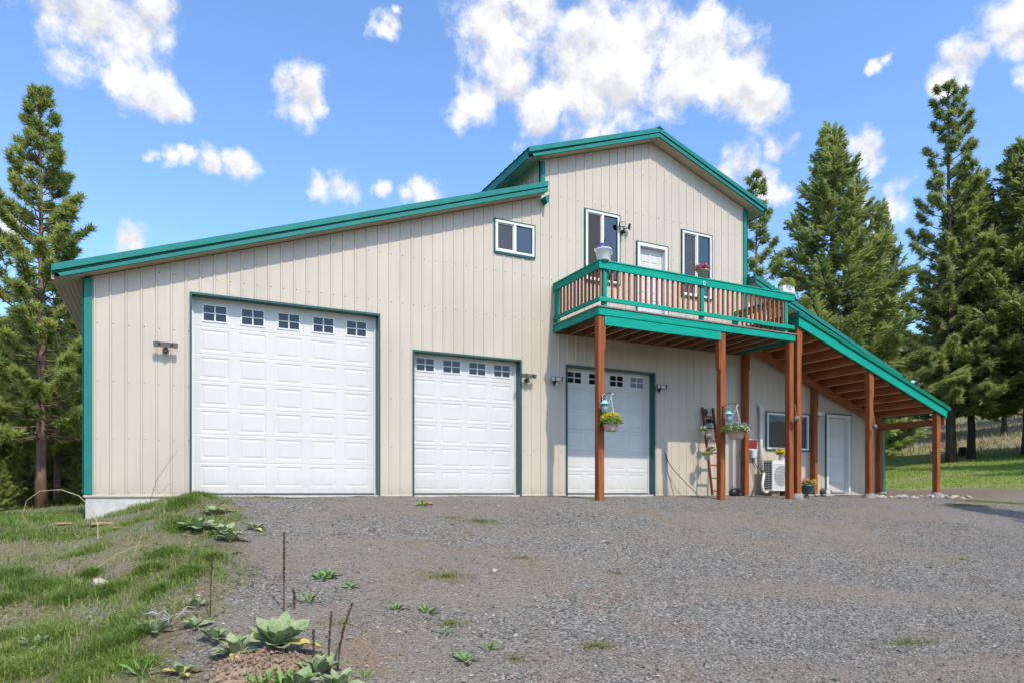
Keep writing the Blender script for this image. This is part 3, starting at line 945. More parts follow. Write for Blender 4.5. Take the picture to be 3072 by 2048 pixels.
def entry_door(o, label, hinge_right=True):
    x0, x1, z0, z1 = o
    f = MB(); w = .075
    f.box(x0, x0+w, -.042, .12, z0, z1); f.box(x1-w, x1, -.042, .12, z0, z1); f.box(x0+w, x1-w, -.0415, .12, z1-w, z1)
    f.box(x0+w, x0+w+.014, .045, .07, z0, z1-w); f.box(x1-w-.014, x1-w, .045, .07, z0, z1-w)
    d = f.build('entry_door', M['vinyl'], bld, bevel=.004)
    tag(d, label)
    a, b, c, e = x0+w+.004, x1-w-.004, z0+.035, z1-w-.004
    Y = .075
    mb = MB()
    W = b-a
    cols = [(a+.11*W, a+.45*W), (a+.55*W, a+.89*W)]
    H = e-c
    rws = [(c+.105*H, c+.40*H), (c+.475*H, c+.775*H), (c+.83*H, c+.935*H)]
    q = lambda u0, u1, w0, w1: mb.add([(u0,Y,w0),(u1,Y,w0),(u1,Y,w1),(u0,Y,w1)], [(0,1,2,3)])
    zc = c
    for r0, r1 in rws:
        q(a, b, zc, r0)
        xc = a
        for u0, u1 in cols:
            q(xc, u0, r0, r1); xc = u1
            pr = None
            for ins, dy in [(0,0),(.012,.010),(.02,.010),(.04,.0)]:
                rr = [(u0+ins,Y+dy,r0+ins),(u1-ins,Y+dy,r0+ins),(u1-ins,Y+dy,r1-ins),(u0+ins,Y+dy,r1-ins)]
                if pr:
                    for j in range(4): mb.add([pr[j], pr[(j+1)%4], rr[(j+1)%4], rr[j]], [(0,1,2,3)])
                pr = rr
            mb.add(pr, [(0,1,2,3)])
        q(xc, b, r0, r1); zc = r1
    q(a, b, zc, e)
    mb.add([(a,Y+.04,c),(b,Y+.04,c),(b,Y+.04,e),(a,Y+.04,e)], [(3,2,1,0)])
    mb.build('door_slab', M['door_white'], d)
    kx = a + .06
    MB().lathe([(.028,0),(.028,-.006),(.011,-.01),(.011,-.03),(.026,-.038),(.028,-.052),(.018,-.062)], 12, (kx, Y, c+.93), 'y').build('door_knob', M['grey_metal'], d, True)
    MB().box(x0, x1, -.05, .12, z0-.03, z0).build('threshold', M['concrete'], d)
    t = MB(); qd = .030
    t.box(x0-qd, x0-.001, -.036, -.002, z0, z1+qd); t.box(x1+.001, x1+qd, -.036, -.002, z0, z1+qd); t.box(x0-.001, x1+.001, -.0355, -.002, z1+.001, z1+qd)
    t.build('door_trim', M['dkgreen'], d)
entry_door(UD, 'white panelled door opening onto the balcony')
entry_door(MD, 'white panelled door under the side porch')

# rooms behind the glass
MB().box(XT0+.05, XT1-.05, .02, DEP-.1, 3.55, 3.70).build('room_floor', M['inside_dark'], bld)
MB().box(XT0+.05, XT1-.05, .02, DEP-.1, 6.72, 6.80).build('room_ceiling', M['inside'], bld)
MB().box(XT0+.05, XT1-.05, 5.0, 5.1, 3.7, 6.72).build('room_wall', M['inside'], bld)
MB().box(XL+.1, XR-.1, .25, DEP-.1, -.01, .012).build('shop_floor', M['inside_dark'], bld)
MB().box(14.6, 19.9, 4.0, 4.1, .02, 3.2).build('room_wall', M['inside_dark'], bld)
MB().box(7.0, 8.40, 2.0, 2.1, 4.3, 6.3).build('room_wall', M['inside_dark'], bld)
lb = M['lamp'].node_tree.nodes['Principled BSDF']; lb.inputs['Emission Color'].default_value = (1,.62,.42,1); lb.inputs['Emission Strength'].default_value = 1.6
lamp = MB().lathe([(.02,0),(.15,0),(.15,-.02),(.12,-.06),(.05,-.085),(.01,-.09)], 20, (10.40,.86,6.72)).build('ceiling_lamp', M['lamp'], None, True)
tag(lamp, 'round ceiling lamp seen through the tall left balcony window', 'ceiling lamp')

# ------------------------------------------------------------------ balcony
bal = thing('balcony', (11.5, -.9, 0), 'teal railed wooden balcony on three stained posts above the garage', 'balcony')
BX0, BX1, BY = 8.755, 14.27, -1.82
PW = .142
def post(x0, z0, z1, y0, parent, side=0, blk=.55, ztop_block=None):
    mb = MB().box(x0, x0+PW, y0, y0+PW, z0, z1)
    p = mb.build('post', M['cedar'], parent, bevel=.008)
    if side:
        zt = ztop_block if ztop_block is not None else z1
        a, b = (x0+PW, x0+PW+.036) if side > 0 else (x0-.036, x0)
        MB().box(a, b, y0+.012, y0+PW-.012, zt-blk, zt).build('support_block', M['cedar'], p, bevel=.004)
    return p
post(8.773, -.16, 3.585, -1.80, bal, 1, .48, 3.395)
post(11.985, -.2, 3.585, -1.80, bal, -1, .62, 3.395)
post(14.10, -.2, 3.585, -1.80, bal)
MB().box(8.917, 11.983, -1.812, -1.77, 3.40, 3.588).build('front_beam', M['teal_wood'], bal, bevel=.004)
MB().box(BX0+.04, BX1, -1.825, -1.785, 3.592, 3.742).build('rim_board', M['teal_wood'], bal, bevel=.004)
MB().box(BX0, BX0+.038, -1.825, -.03, 3.592, 3.742).build('rim_board', M['teal_wood_y'], bal, bevel=.004)
MB().box(BX1-.042, BX1-.002, -1.783, -.03, 3.592, 3.742).build('rim_board', M['teal_wood_y'], bal, bevel=.004)
MB().box(BX0+.04, BX1-.045, -.07, -.032, 3.58, 3.740).build('ledger', M['joist'], bal)
for k in range(13):
    x = 9.16 + k*.395
    light_underside(MB().box(x, x+.038, -1.782, -.072, 3.594, 3.740).build('joist', M['joist'], bal), M['raw_lit_edge'])
n = 13
for k in range(n):
    y0 = -1.845 + k*(1.80/n)
    MB().box(BX0-.02, BX1+.03, y0, y0+1.80/n-.008, 3.744, 3.770).build('deck_board', M['deckboard'], bal)
# rails
def rail_boards(kind, a0, a1, fixed, mat):
    zs = ((4.505, 4.645), (3.855, 3.942))
    for z0, z1 in zs:
        if kind == 'x': MB().box(a0, a1, fixed, fixed+.036, z0, z1).build('rail_board', M[mat], bal, bevel=.004)
        else: MB().box(fixed, fixed+.036, a0, a1, z0, z1).build('rail_board', M[mat], bal, bevel=.004)
rail_boards('x', 8.752, 14.205, -1.858, 'teal_wood')
rail_boards('y', -1.82, -.03, 8.752, 'teal_wood_y')
rail_boards('y', -1.82, -.03, 14.16, 'teal_wood_y')
MB().box(8.735, 14.225, -1.872, -1.742, 4.647, 4.678).build('cap_rail', M['teal_wood'], bal, bevel=.005)
MB().box(8.735, 8.865, -1.740, -.03, 4.6465, 4.6775).build('cap_rail', M['teal_wood_y'], bal, bevel=.005)
MB().box(14.095, 14.225, -1.740, -.03, 4.6465, 4.6775).build('cap_rail', M['teal_wood_y'], bal, bevel=.005)
for x in (8.876, 11.408, 13.935):
    MB().box(x, x+.09, -1.820, -1.73, 3.771, 4.645).build('rail_post', M['teal_wood_y'], bal, bevel=.004)
for x in (8.790, 14.068):
    MB().box(x, x+.09, -.135, -.045, 3.771, 4.645).build('rail_post', M['teal_wood_y'], bal, bevel=.004)
# balusters share one mesh
bm_mesh = MB().box(-.019, .019, -.019, .019, 3.90, 4.56).mesh('baluster'); bm_mesh.materials.append(M['baluster'])
def baluster(x, y):
    o = bpy.data.objects.new('baluster', bm_mesh); COL.objects.link(o); put(o, bal); o.location = (x, y, 0)
for k in range(40):
    x = 8.82 + k*.1405
    if x > 14.15 or any(abs(x - (p+.045)) < .075 for p in (8.876, 11.408, 13.935)): continue
    baluster(x, -1.80)
for k in range(11):
    baluster(8.806, -.277 - k*.141); baluster(14.138, -.277 - k*.141)

# ------------------------------------------------------------------ side porch
por = thing('side_porch', (17, -.9, 0), 'lean-to porch roof with teal fascia on stained posts at the right wing', 'porch')
def z_pt(x): return 4.175 - .3318*(x - 14.307)     # top of the teal fascia board
FY = -1.86
XP0, XP1 = 14.32, 19.985
for x, zb in ((14.325, .04), (16.885, .02), (19.625, .07)):
    side = 1
    post(x, zb, z_pt(x)-.21, -1.83, por, side, .62, z_pt(x+.16)-.20)
for x, zb in ((14.352, .0), (16.885, .0), (19.612, .05)):
    post(x, zb, z_pt(x)-.40, -.165, por, 1 if x < 19 else 0, .5, z_pt(x)-.45)
# front fascia beam and the beam along the wall
MB().prism([(XP0, z_pt(XP0)-.225),(XP1-.012, z_pt(XP1)-.207),(XP1, z_pt(XP1)),(XP0, z_pt(XP0))], FY-.02, FY+.022).build('front_fascia', M['teal_wood'], por, bevel=.004)
MB().prism([(XP0-.0, z_pt(XP0)-.215),(XP0+.038, z_pt(XP0)-.215),(XP0+.038, z_pt(XP0)-.005),(XP0, z_pt(XP0)-.005)], FY+.023, -.05).build('end_fascia', M['dk_teal_wood'], por)
def z_bm(x): return z_pt(x) - .235
MB().prism([(14.50, z_bm(14.5)-.20),(19.95, z_bm(19.95)-.20),(19.95, z_bm(19.95)-.01),(14.50, z_bm(14.5)-.01)], -.215, -.168).build('wall_beam', M['cedar_x'], por, bevel=.004)
# purlins lie on the beams, sheet above
k = 0
x = 14.55
while x < 19.9:
    zz = z_pt(x) - .24
    a = math.atan(.3318)
    mb = MB().prism([(x, zz), (x+.040, zz-.013), (x+.040, zz-.013+.235), (x, zz+.235)], FY+.064, -.03)
    light_underside(mb.build('purlin', M['cedar_y'], por), M['raw_lit_edge'])
    x += .448
mb = MB().prism([(XP0-.0, z_pt(XP0)+.012),(20.06, z_pt(20.06)+.012),(20.06, z_pt(20.06)+.02),(XP0, z_pt(XP0)+.02)], FY-.0, -.02)
mb.build('roof_underside', M['cedar_y'], por)
mb = MB(); ys = []
y = FY - .03
while y < -.05:
    ys += [(y,0),(y+.18,0),(y+.193,.02),(y+.216,.02)]; y += RIB
ys.append((-.03,0))
vs = []
for yy, h in ys: vs += [(XP0-.03, yy, z_pt(XP0-.03)+.085+h), (20.09, yy, z_pt(20.09)+.085+h)]
mb.add(vs, [(2*i,2*i+1,2*i+3,2*i+2) for i in range(len(ys)-1)])
mb.build('roof_sheet', M['teal'], por)
MB().prism([(XP0-.035, z_pt(XP0-.035)+.004),(20.10, z_pt(20.1)+.004),(20.085, z_pt(20.1)+.112),(XP0-.035, z_pt(XP0-.035)+.112)], FY-.055, FY-.021).build('drip_edge', M['dk_teal_wood'], por, bevel=.003)
MB().prism([(20.055, z_pt(20.06)-.02),(20.09, z_pt(20.09)-.02),(20.09, z_pt(20.09)+.10),(20.055, z_pt(20.06)+.10)], FY-.02, -.03).build('eave_trim', M['dk_teal_wood'], por)
MB().box(XP0-.034, XP0-.004, FY-.02, -.05, z_pt(XP0)-.02, z_pt(XP0)+.105).build('end_drip_edge', M['dkgreen'], por)
MB().box(19.93, 19.975, FY+.03, -.05, z_pt(19.95)-.41, z_pt(19.95)-.24).build('end_beam', M['cedar_y'], por)
# concrete piers of the porch posts
for x, lab in ((14.325, 'concrete pier under the porch post beside the flower pot'), (16.885, 'concrete pier under the middle porch post'), (19.625, 'pale concrete pier under the outermost porch post')):
    gz = float(ground_z(x, -1.8, False))
    tag(MB().lathe([(.15,gz-.15),(.145,gz+.03),(.11,max(gz+.06, .035 if x<19 else .068))], 12, (x+.07,-1.76,0)).build('concrete_pier', M['pier'], None), lab, 'pier', 'concrete piers under the porch posts')

# ------------------------------------------------------------------ outside lights
def flood(x, z, label, style='dark', w=.34):
    y = -.02
    if style == 'upper':
        t = thing('security_light', (x, y, z), label, 'light fixture', 'security lights on the wall')
        MB().lathe([(.045,0),(.045,-.03),(.02,-.04)], 12, (x, y, z-.09), 'y').build('base_plate', M['black'], t)
        MB().lathe([(.028,-.05),(.034,-.02),(.02,.02),(.01,.04)], 10, (x+.0, y-.10, z-.09)).build('motion_sensor', M['black'], t, True)
        MB().tube([(x,y-.04,z-.09),(x,y-.07,z-.03),(x-.06,y-.09,z+.02)], .012, 6).build('arm', M['black'], t)
        MB().tube([(x,y-.07,z-.03),(x+.09,y-.08,z-.0)], .012, 6).build('arm', M['black'], t)
        for dx, dz, ww, rz in ((-.07, .05, .15, .2), (.14, .03, .10, -.75)):
            h = MB(); h.box(-ww/2, ww/2, -.03, .03, -.06, .06)
            hd = h.build('lamp_head', M['black'], t, bevel=.012)
            hd.location = (x+dx, y-.11, z+dz); hd.rotation_euler = (.25, 0, -rz)
            l = MB().box(-ww/2+.012, ww/2-.012, -.033, -.028, -.048, .048).build('lens', M['lens'], None)
            l.parent = hd
        return t
    t = thing('security_light', (x, y, z), label, 'light fixture', 'security lights on the wall')
    body = {'dark': M['bronze'], 'cream': M['black'], 'white': M['white']}[style]
    MB().lathe([(.05,0),(.05,-.025),(.03,-.04)], 12, (x, y, z-.07), 'y').build('base_plate', body, t)
    MB().tube([(x,y-.03,z-.07),(x,y-.10,z-.04),(x,y-.12,z)], .018, 8).build('arm', body, t)
    MB().lathe([(.018,-.055),(.030,-.04),(.034,-.01),(.02,.02)], 10, (x, y-.10, z-.085)).build('motion_sensor', body if style != 'cream' else M['lens'], t, True)
    heads = ((-.37*w, .26*w, .30), (0, .46*w, 0), (.37*w, .26*w, -.30)) if style != 'white' else ((-.22*w, .40*w, .35), (.22*w, .40*w, -.35))
    for dx, ww, rz in heads:
        h = MB(); h.add([(-ww/2,-.045,-.040),(ww/2,-.045,-.040),(ww/2,.02,-.028),(-ww/2,.02,-.028),(-ww/2,-.032,.052),(ww/2,-.032,.052),(ww/2,.024,.040),(-ww/2,.024,.040)],
            [(0,3,2,1),(4,5,6,7),(0,1,5,4),(1,2,6,5),(2,3,7,6),(3,0,4,7)])
        hd = h.build('lamp_head', body, t, bevel=.006)
        hd.location = (x+dx, y-.13, z+.0); hd.rotation_euler = (.38, 0, -rz)
        e = .008
        l = MB().add([(-ww/2+e,-.0472,-.032),(ww/2-e,-.0472,-.032),(ww/2-e,-.0362,.044),(-ww/2+e,-.0362,.044)], [(0,1,2,3)]).build('lens', M['lens'] if style == 'cream' else M['lens_dk'] if style == 'dark' else M['white'], None)
        l.parent = hd
    MB().box(x-.40*w, x+.40*w, y-.125, y-.105, z-.012, z+.012).build('cross_bar', body, t)
    return t
flood(1.055, 2.575, 'dark three-headed security light left of the tall garage door', 'dark', .36)
flood(8.08, 2.575, 'dark security light right of the middle garage door', 'dark', .34)
flood(8.80, 2.565, 'security light in balcony shade left of the third garage door', 'cream', .34)
flood(11.70, 2.59, 'pale faced security light right of the shaded garage door', 'cream', .32)
flood(10.615, 6.22, 'black two-headed security light beside the balcony door', 'upper')
flood(17.17, 2.22, 'white security light left of the porch entry door', 'white', .32)

# ------------------------------------------------------------------ small flowers and foliage (numpy)
RNG = np.random.default_rng(11)
def tri_mesh(name, V, tint=None):
    """V: (n,3,3) triangles"""
    n = len(V)
    me = bpy.data.meshes.new(name)
    me.vertices.add(n*3); me.vertices.foreach_set('co', np.ascontiguousarray(V, dtype=np.float32).ravel())
    me.loops.add(n*3); me.loops.foreach_set('vertex_index', np.arange(n*3, dtype=np.int32))
    me.polygons.add(n); me.polygons.foreach_set('loop_start', np.arange(n, dtype=np.int32)*3)
    if tint is not None:
        at = me.attributes.new('tint', 'FLOAT', 'POINT')
        at.data.foreach_set('value', np.repeat(np.asarray(tint, np.float32), 3))
    me.update(calc_edges=True)
    return me
def frames(D, rng):
    """orthonormal frames with +z along D and random roll -> (m,3,3) columns x,y,z"""
    D = D / np.linalg.norm(D, axis=1, keepdims=True)
    a = rng.normal(size=D.shape)
    X = np.cross(D, a); X /= np.linalg.norm(X, axis=1, keepdims=True) + 1e-9
    Y = np.cross(D, X)
    return np.stack([X, Y, D], -1)
def frames_up(D, rng):
    """frames with +z along D and +y leaning up and out, rolled a little"""
    D = D / np.linalg.norm(D, axis=1, keepdims=True)
    up = np.array([0,0,1.0]) + rng.normal(size=D.shape)*.45
    X = np.cross(up, D); X /= np.linalg.norm(X, axis=1, keepdims=True) + 1e-9
    Y = np.cross(D, X)
    return np.stack([X, Y, D], -1)
def instance(T, P, F, S):
    """template T (n,3,3) at points P with frames F and scales S -> (m*n,3,3)"""
    V = np.einsum('mij,nkj->mnki', F, T) * S[:, None, None, None] + P[:, None, None, :]
    return V.reshape(-1, 3, 3)
def leaf_tmpl(n, rad, seed, length=1.0, w=.35, up=.2):
    rng = np.random.default_rng(seed); T = []
    for i in range(n):
        d = rng.normal(size=3); d[2] = abs(d[2]) + up; d /= np.linalg.norm(d)
        p = d * rad * rng.uniform(.1, .9)
        s = np.cross(d, rng.normal(size=3)); s /= np.linalg.norm(s)
        T.append([p - s*w*length/2, p + s*w*length/2, p + d*length])
    return np.array(T)
def bush(name, c, rx, rz, n, size, mat, parent, seed=0, flat=.0):
    rng = np.random.default_rng(seed)
    d = rng.normal(size=(n,3)); d[:,2] = np.abs(d[:,2]); d /= np.linalg.norm(d, axis=1, keepdims=True)
    r = rng.uniform(.35, 1, (n,1))**.6
    P = np.array(c) + d * r * np.array([rx, rx, rz])
    F = frames(d + np.array([0,0,.4]), rng)
    V = instance(leaf_tmpl(3, .3, seed+1, 1.0, .6), P, F, rng.uniform(.7,1.3,n)*size)
    me = tri_mesh(name, V, np.repeat(rng.uniform(0,1,n), 3))
    return link(name, me, mat, parent)
M['f_yellow'] = mat_leaf('yellow petals', (.62,.38,.01), (.85,.65,.03), .2)
M['f_pink'] = mat_leaf('pink petals', (.55,.06,.16), (.80,.30,.42), .2)
M['f_palepink'] = mat_leaf('pale pink petals', (.62,.38,.42), (.85,.68,.70), .2)
M['f_white'] = mat_leaf('white petals', (.7,.7,.68), (.85,.85,.85), .2)
M['f_blue'] = mat_leaf('blue violet petals', (.10,.09,.45), (.30,.28,.75), .2)
M['f_orange'] = mat_leaf('peach petals', (.60,.22,.10), (.80,.50,.30), .2)
M['leafgreen'] = mat_leaf('potted plant leaves', (.08,.16,.03), (.25,.38,.08), .35)
M['leafyellow'] = mat_leaf('yellow green leaves', (.22,.28,.04), (.45,.48,.10), .3)
M['leafdark'] = mat_leaf('dark leaves', (.015,.03,.012), (.05,.08,.03), .2)

def hanging_basket(x, z, y, label, w, pot, flower, pet2, seed, wide):
    t = thing('hanging_basket', (x, y, z), label, 'hanging basket', 'hanging baskets on the balcony posts')
    b = MB().lathe([(w*.66,0),(w*.72,.03),(w*.98,.20),(w*1.04,.205),(w*1.04,.225),(w*.95,.225),(w*.9,.18),(0.01,.17)], 20, (x,y,z))
    b.build('basket', pot, t, True)
    bush('leaves', (x,y,z+.16), wide, .17, 900, .038, M['leafgreen'], t, seed)
    bush('flowers', (x,y,z+.22), wide*.98, .16, 220 if pet2 is None else 50, .036, flower, t, seed+5)
    if pet2: bush('flowers', (x+.02,y-.05,z+.14), wide*1.02,   .12, 150, .036, pet2, t, seed+7)
    for a in (0.4, 2.5, 4.6):
        MB().tube([(x+math.cos(a)*w, y+math.sin(a)*w, z+.21), (x+.01, y, z+.70)], .004, 5).build('cord', M['ivory'], t)
    MB().tube([(x+.01,y,z+.69),(x+.02,y,z+.74),(x+.05,y,z+.755),(x+.065,y,z+.73)], .008, 6).build('hook', M['ivory'], t)
    return t
hanging_basket(8.94, 1.265, -1.98, 'tan hanging basket of yellow flowers on the left balcony post', .165, M['basketmat'], M['f_yellow'], None, 31, .22)
hanging_basket(12.22, 1.225, -2.02, 'brown hanging basket of pale pink flowers on the middle post', .20, M['basketmat'], M['f_white'], M['f_palepink'], 47, .33)
def bracket(x, z, label, dx):
    t = thing('hanger_bracket', (x, -1.80, z), label, 'bracket', 'black plant hanger brackets')
    MB().box(x-.012, x+.012, -1.812, -1.802, z-.28, z).build('back_plate', M['black'], t)
    MB().tube([(x,-1.812,z-.02),(x+dx*.4,-1.88,z+.03),(x+dx*.8,-1.95,z+.06),(x+dx,-1.99,z+.04),(x+dx*1.05,-2.0,z+.015)], .007, 6).build('arm', M['black'], t)
    MB().tube([(x,-1.812,z-.14),(x+dx*.5,-1.90,z+.03)], .006, 6).build('brace', M['black'], t)
bracket(8.84, 1.98, 'black plant bracket on the left balcony post', .10)
bracket(12.03, 1.96, 'black plant bracket on the middle balcony post', .20)
def lantern(x, y, z, label, mat):
    t = thing('garden_lantern', (x, y, z), label, 'lantern', 'small hanging garden lanterns')
    MB().lathe([(.10,.0),(.085,.015),(.05,.05),(.02,.075),(.005,.08)], 12, (x,y,z)).build('lid', mat, t, True)
    MB().lathe([(.03,-.17),(.055,-.15),(.065,-.08),(.055,-.005),(.05,0)], 12, (x,y,z)).build('glass_jar', M['jar'], t, True)
    MB().tube([(x-.05,y,z+.05),(x-.05,y,z+.15),(x-.02,y,z+.20),(x+.02,y,z+.20),(x+.05,y,z+.15),(x+.05,y,z+.05)], .006, 6).build('handle', mat, t)
M['jar'] = mat_basic('tinted jar glass', (.20,.32,.33), .1, .05, 6)
lantern(8.815, -1.95, 1.805, 'light blue lantern hanging by the yellow flower basket', M['lightblue'])
lantern(12.065, -1.95, 1.765, 'mint green lantern hanging by the pink flower basket', M['mint'])

# ladder leaning on the wall with its pots
def lad_pt(u, z):           # u 0/1 left/right rail; leans to the wall, splayed slightly
    k = 1 - z/2.18
    return Vector((13.02 + .34*u*(1) - .13*k*(1 if u == 0 else .9) + .16*k*0, -.06 - .50*k, z))
lad = thing('wooden_ladder', (13.05, -.4, 0), 'red brown wooden ladder leaning on the wall holding small pots', 'ladder')
for u in (0, 1):
    a, b = lad_pt(u, 0.0), lad_pt(u, 2.18)
    d = Vector((.02, 0, 0)); e = Vector((0, .032, 0))
    vs = [a-d-e, a+d-e, a+d+e, a-d+e, b-d-e, b+d-e, b+d+e, b-d+e]
    MB().add(vs, [(0,3,2,1),(4,5,6,7),(0,1,5,4),(1,2,6,5),(2,3,7,6),(3,0,4,7)]).build('ladder_rail', M['ladder'], lad, bevel=.004)
for z in (.10,.41,.73,1.03,1.34,1.65,1.95):
    a, b = lad_pt(0, z), lad_pt(1, z)
    MB().box(a.x+.015, b.x-.015, a.y-.018, a.y+.018, z-.016, z+.016).build('rung', M['ladder'], lad, bevel=.003)
def small_pot(x, y, z, label, mat, leaf, flower, seed, r=.055, h=.11, fs=.03, tall=.09):
    t = thing('flower_pot', (x, y, z), label, 'flower pot', 'small pots on the ladder')
    MB().lathe([(r*.7,0),(r,h*.9),(r*1.06,h*.92),(r*1.06,h),(r*.9,h),(r*.85,h*.85),(.005,h*.84)], 16, (x,y,z)).build('pot', mat, t, True)
    if leaf: bush('leaves', (x,y,z+h), r*1.7, tall, 90, .04, leaf, t, seed)
    if flower: bush('flowers', (x,y,z+h+.03), r*1.6, tall, 26, fs, flower, t, seed+3)
small_pot(12.80, -.33, 1.445, 'galvanised pot of white flowers hung on the ladder side', M['galv'], M['leafgreen'], M['f_white'], 61)
small_pot(12.79, -.46, .85, 'galvanised pot of yellow green leaves low on the ladder', M['galv'], M['leafyellow'], M['f_yellow'], 62)
small_pot(13.13, -.22, 1.668, 'blue white pot with dark leaves on a ladder rung', M['lightblue'], M['leafdark'], None, 63, .06, .10, tall=.12)
small_pot(12.97, -.42, .98, 'galvanised pot of dry flowers between the ladder rails', M['galv'], M['drygrass'], M['f_white'], 64)
small_pot(12.99, -.33, 1.30, 'pale dried bunch standing on the middle ladder rung', M['ivory'], M['drygrass'], M['f_white'], 65, .03, .07)
t = thing('wall_ornament', (13.09, -.09, 1.99), 'black oval ornament hung at the ladder top', 'ornament')
MB().lathe([(.005,-.10),(.045,-.06),(.065,0),(.055,.06),(.01,.09)], 14, (13.10,-.10,2.06), sq=.4).build('face', M['black'], t, True)
MB().tube([(13.10,-.10,1.97),(13.10,-.10,1.86)], .008, 6).build('stem', M['black'], t)

# sticks leaning on the wall
s1 = MB().tube([(11.86,-.04,1.03),(11.90,-.06,.90),(11.955,-.10,.74),(12.10,-.16,.55),(12.38,-.22,.27),(12.72,-.26,-.01)], [.010,.013,.012,.010,.009,.007], 6).build('leaning_stick', M['darkstem'], None)
tag(s1, 'dark bent stick leaning on the wall right of the shaded garage door', 'stick', 'thin sticks leaning on the wall')
s2 = MB().tube([(11.88,-.05,.92),(11.92,-.07,.60),(12.0,-.10,.25),(12.07,-.13,.0)], [.006,.008,.009,.008], 6).build('leaning_stick', M['darkstem'], None)
tag(s2, 'nearly upright thin stick against the wall beside the shaded garage door', 'stick', 'thin sticks leaning on the wall')

# dog sign, electrical box, conduit, chain
def text_obj(txt, size, mat, parent, loc, extrude=.0015, align='LEFT'):
    cu = bpy.data.curves.new('lettering', 'FONT'); cu.body = txt; cu.size = size; cu.extrude = extrude; cu.align_x = align
    tmp = bpy.data.objects.new('tmp_text', cu); COL.objects.link(tmp)
    dg = bpy.context.evaluated_depsgraph_get(); dg.update()
    me = bpy.data.meshes.new_from_object(tmp.evaluated_get(dg))
    bpy.data.objects.remove(tmp); bpy.data.curves.remove(cu)
    me.transform(Matrix.Translation(loc) @ Matrix.Rotation(R_(90), 4, 'X'))
    me.materials.clear()
    return link('lettering', me, mat, parent)
sg = thing('warning_sign', (14.66, -.03, 1.17), 'red lettered black dog warning sign in white frame on the wall', 'sign')
MB().box(14.42, 14.935, -.034, -.024, 1.165, 1.455).build('board', M['white'], sg)
MB().box(14.445, 14.905, -.038, -.0345, 1.20, 1.425).build('print', M['blackprint'], sg)
text_obj('BEWARE', .122, M['red'], sg, (14.458, -.0395, 1.325))
text_obj('of DOG', .122, M['red'], sg, (14.462, -.0395, 1.222))
eb = thing('electrical_box', (14.72, -.03, .9), 'grey electrical disconnect box under the dog sign', 'electrical box')
MB().box(14.665, 14.835, -.11, -.022, .955, 1.155).build('box', M['galv'], eb, bevel=.006)
MB().box(14.675, 14.825, -.118, -.1105, .975, 1.145).build('cover', M['galv'], eb, bevel=.003)
MB().tube([(14.71,-.06,.955),(14.71,-.07,.82),(14.76,-.10,.70),(14.84,-.2,.60),(14.9,-.28,.56)], .012, 6).build('cable', M['black'], eb)
MB().tube([(14.76,-.06,.955),(14.78,-.08,.80),(14.84,-.14,.66),(14.92,-.26,.58)], .012, 6).build('cable', M['black'], eb)
pp = thing('vent_pipe', (14.99, -.08, .6), 'white vertical line cover pipe with elbow on the wall', 'pipe')
MB().tube([(14.99,-.075,.60),(14.99,-.075,2.18)], .045, 12).build('pipe', M['white'], pp, True)
MB().tube([(14.99,-.075,2.17),(14.99,-.075,2.27),(14.975,-.07,2.33),(14.955,-.04,2.35),(14.95,0,2.35)], .055, 12).build('elbow', M['white'], pp, True)
MB().tube([(14.99,-.075,2.14),(14.99,-.075,2.19)], .056, 12).build('collar', M['white'], pp, True)
ch = thing('rain_chain', (14.225, -.10, 0), 'black linked chain hanging on the wall by the dark inner post', 'chain')
for k in range(15):
    z = 1.08 - k*.072
    a = [(14.225 + .022*math.cos(q), -.10 + .014*math.sin(q)*(k%2), z + .034*math.sin(q)) for q in np.linspace(0, 2*math.pi, 9)]
    MB().tube(a, .006, 5, False).build('chain_link', M['black'], ch)
MB().tube([(14.225,-.1,1.1),(14.225,-.09,1.15),(14.25,-.03,1.17)], .005, 5).build('hook', M['black'], ch)
bb = thing('dark_pot', (13.80, -.30, 0), 'small dark lidded pot on the ground beside the inner post', 'pot')
gz0 = -.03
MB().lathe([(.07,gz0),(.095,gz0+.04),(.10,gz0+.11),(.07,gz0+.17),(.03,gz0+.185),(.01,gz0+.21)], 14, (13.80,-.30,0)).build('body', M['black'], bb, True)
MB().tube([(13.73,-.30,gz0+.13),(13.72,-.30,gz0+.21),(13.80,-.30,gz0+.25),(13.88,-.30,gz0+.21),(13.87,-.30,gz0+.13)], .006, 5).build('handle', M['black'], bb)
bc = thing('dark_bag', (13.99, -.30, 0), 'small dark bag slumped at the foot of the inner post', 'bag')
MB().add([(13.93,-.42,gz0),(14.05,-.42,gz0),(14.05,-.20,gz0),(13.93,-.20,gz0),(13.945,-.40,gz0+.07),(14.04,-.40,gz0+.07),(14.04,-.30,gz0+.10),(13.945,-.30,gz0+.10),(13.945,-.2,gz0+.10),(14.04,-.2,gz0+.10),(13.95,-.29,gz0+.2),(14.035,-.29,gz0+.2),(14.035,-.19,gz0+.2),(13.95,-.19,gz0+.2)],
   [(0,3,2,1),(0,1,5,4),(4,5,6,7),(1,2,9,6,5),(0,4,7,8,3),(2,3,8,9),(7,6,11,10),(6,9,12,11),(9,8,13,12),(8,7,10,13),(10,11,12,13)]).build('bag', M['black'], bc, True)

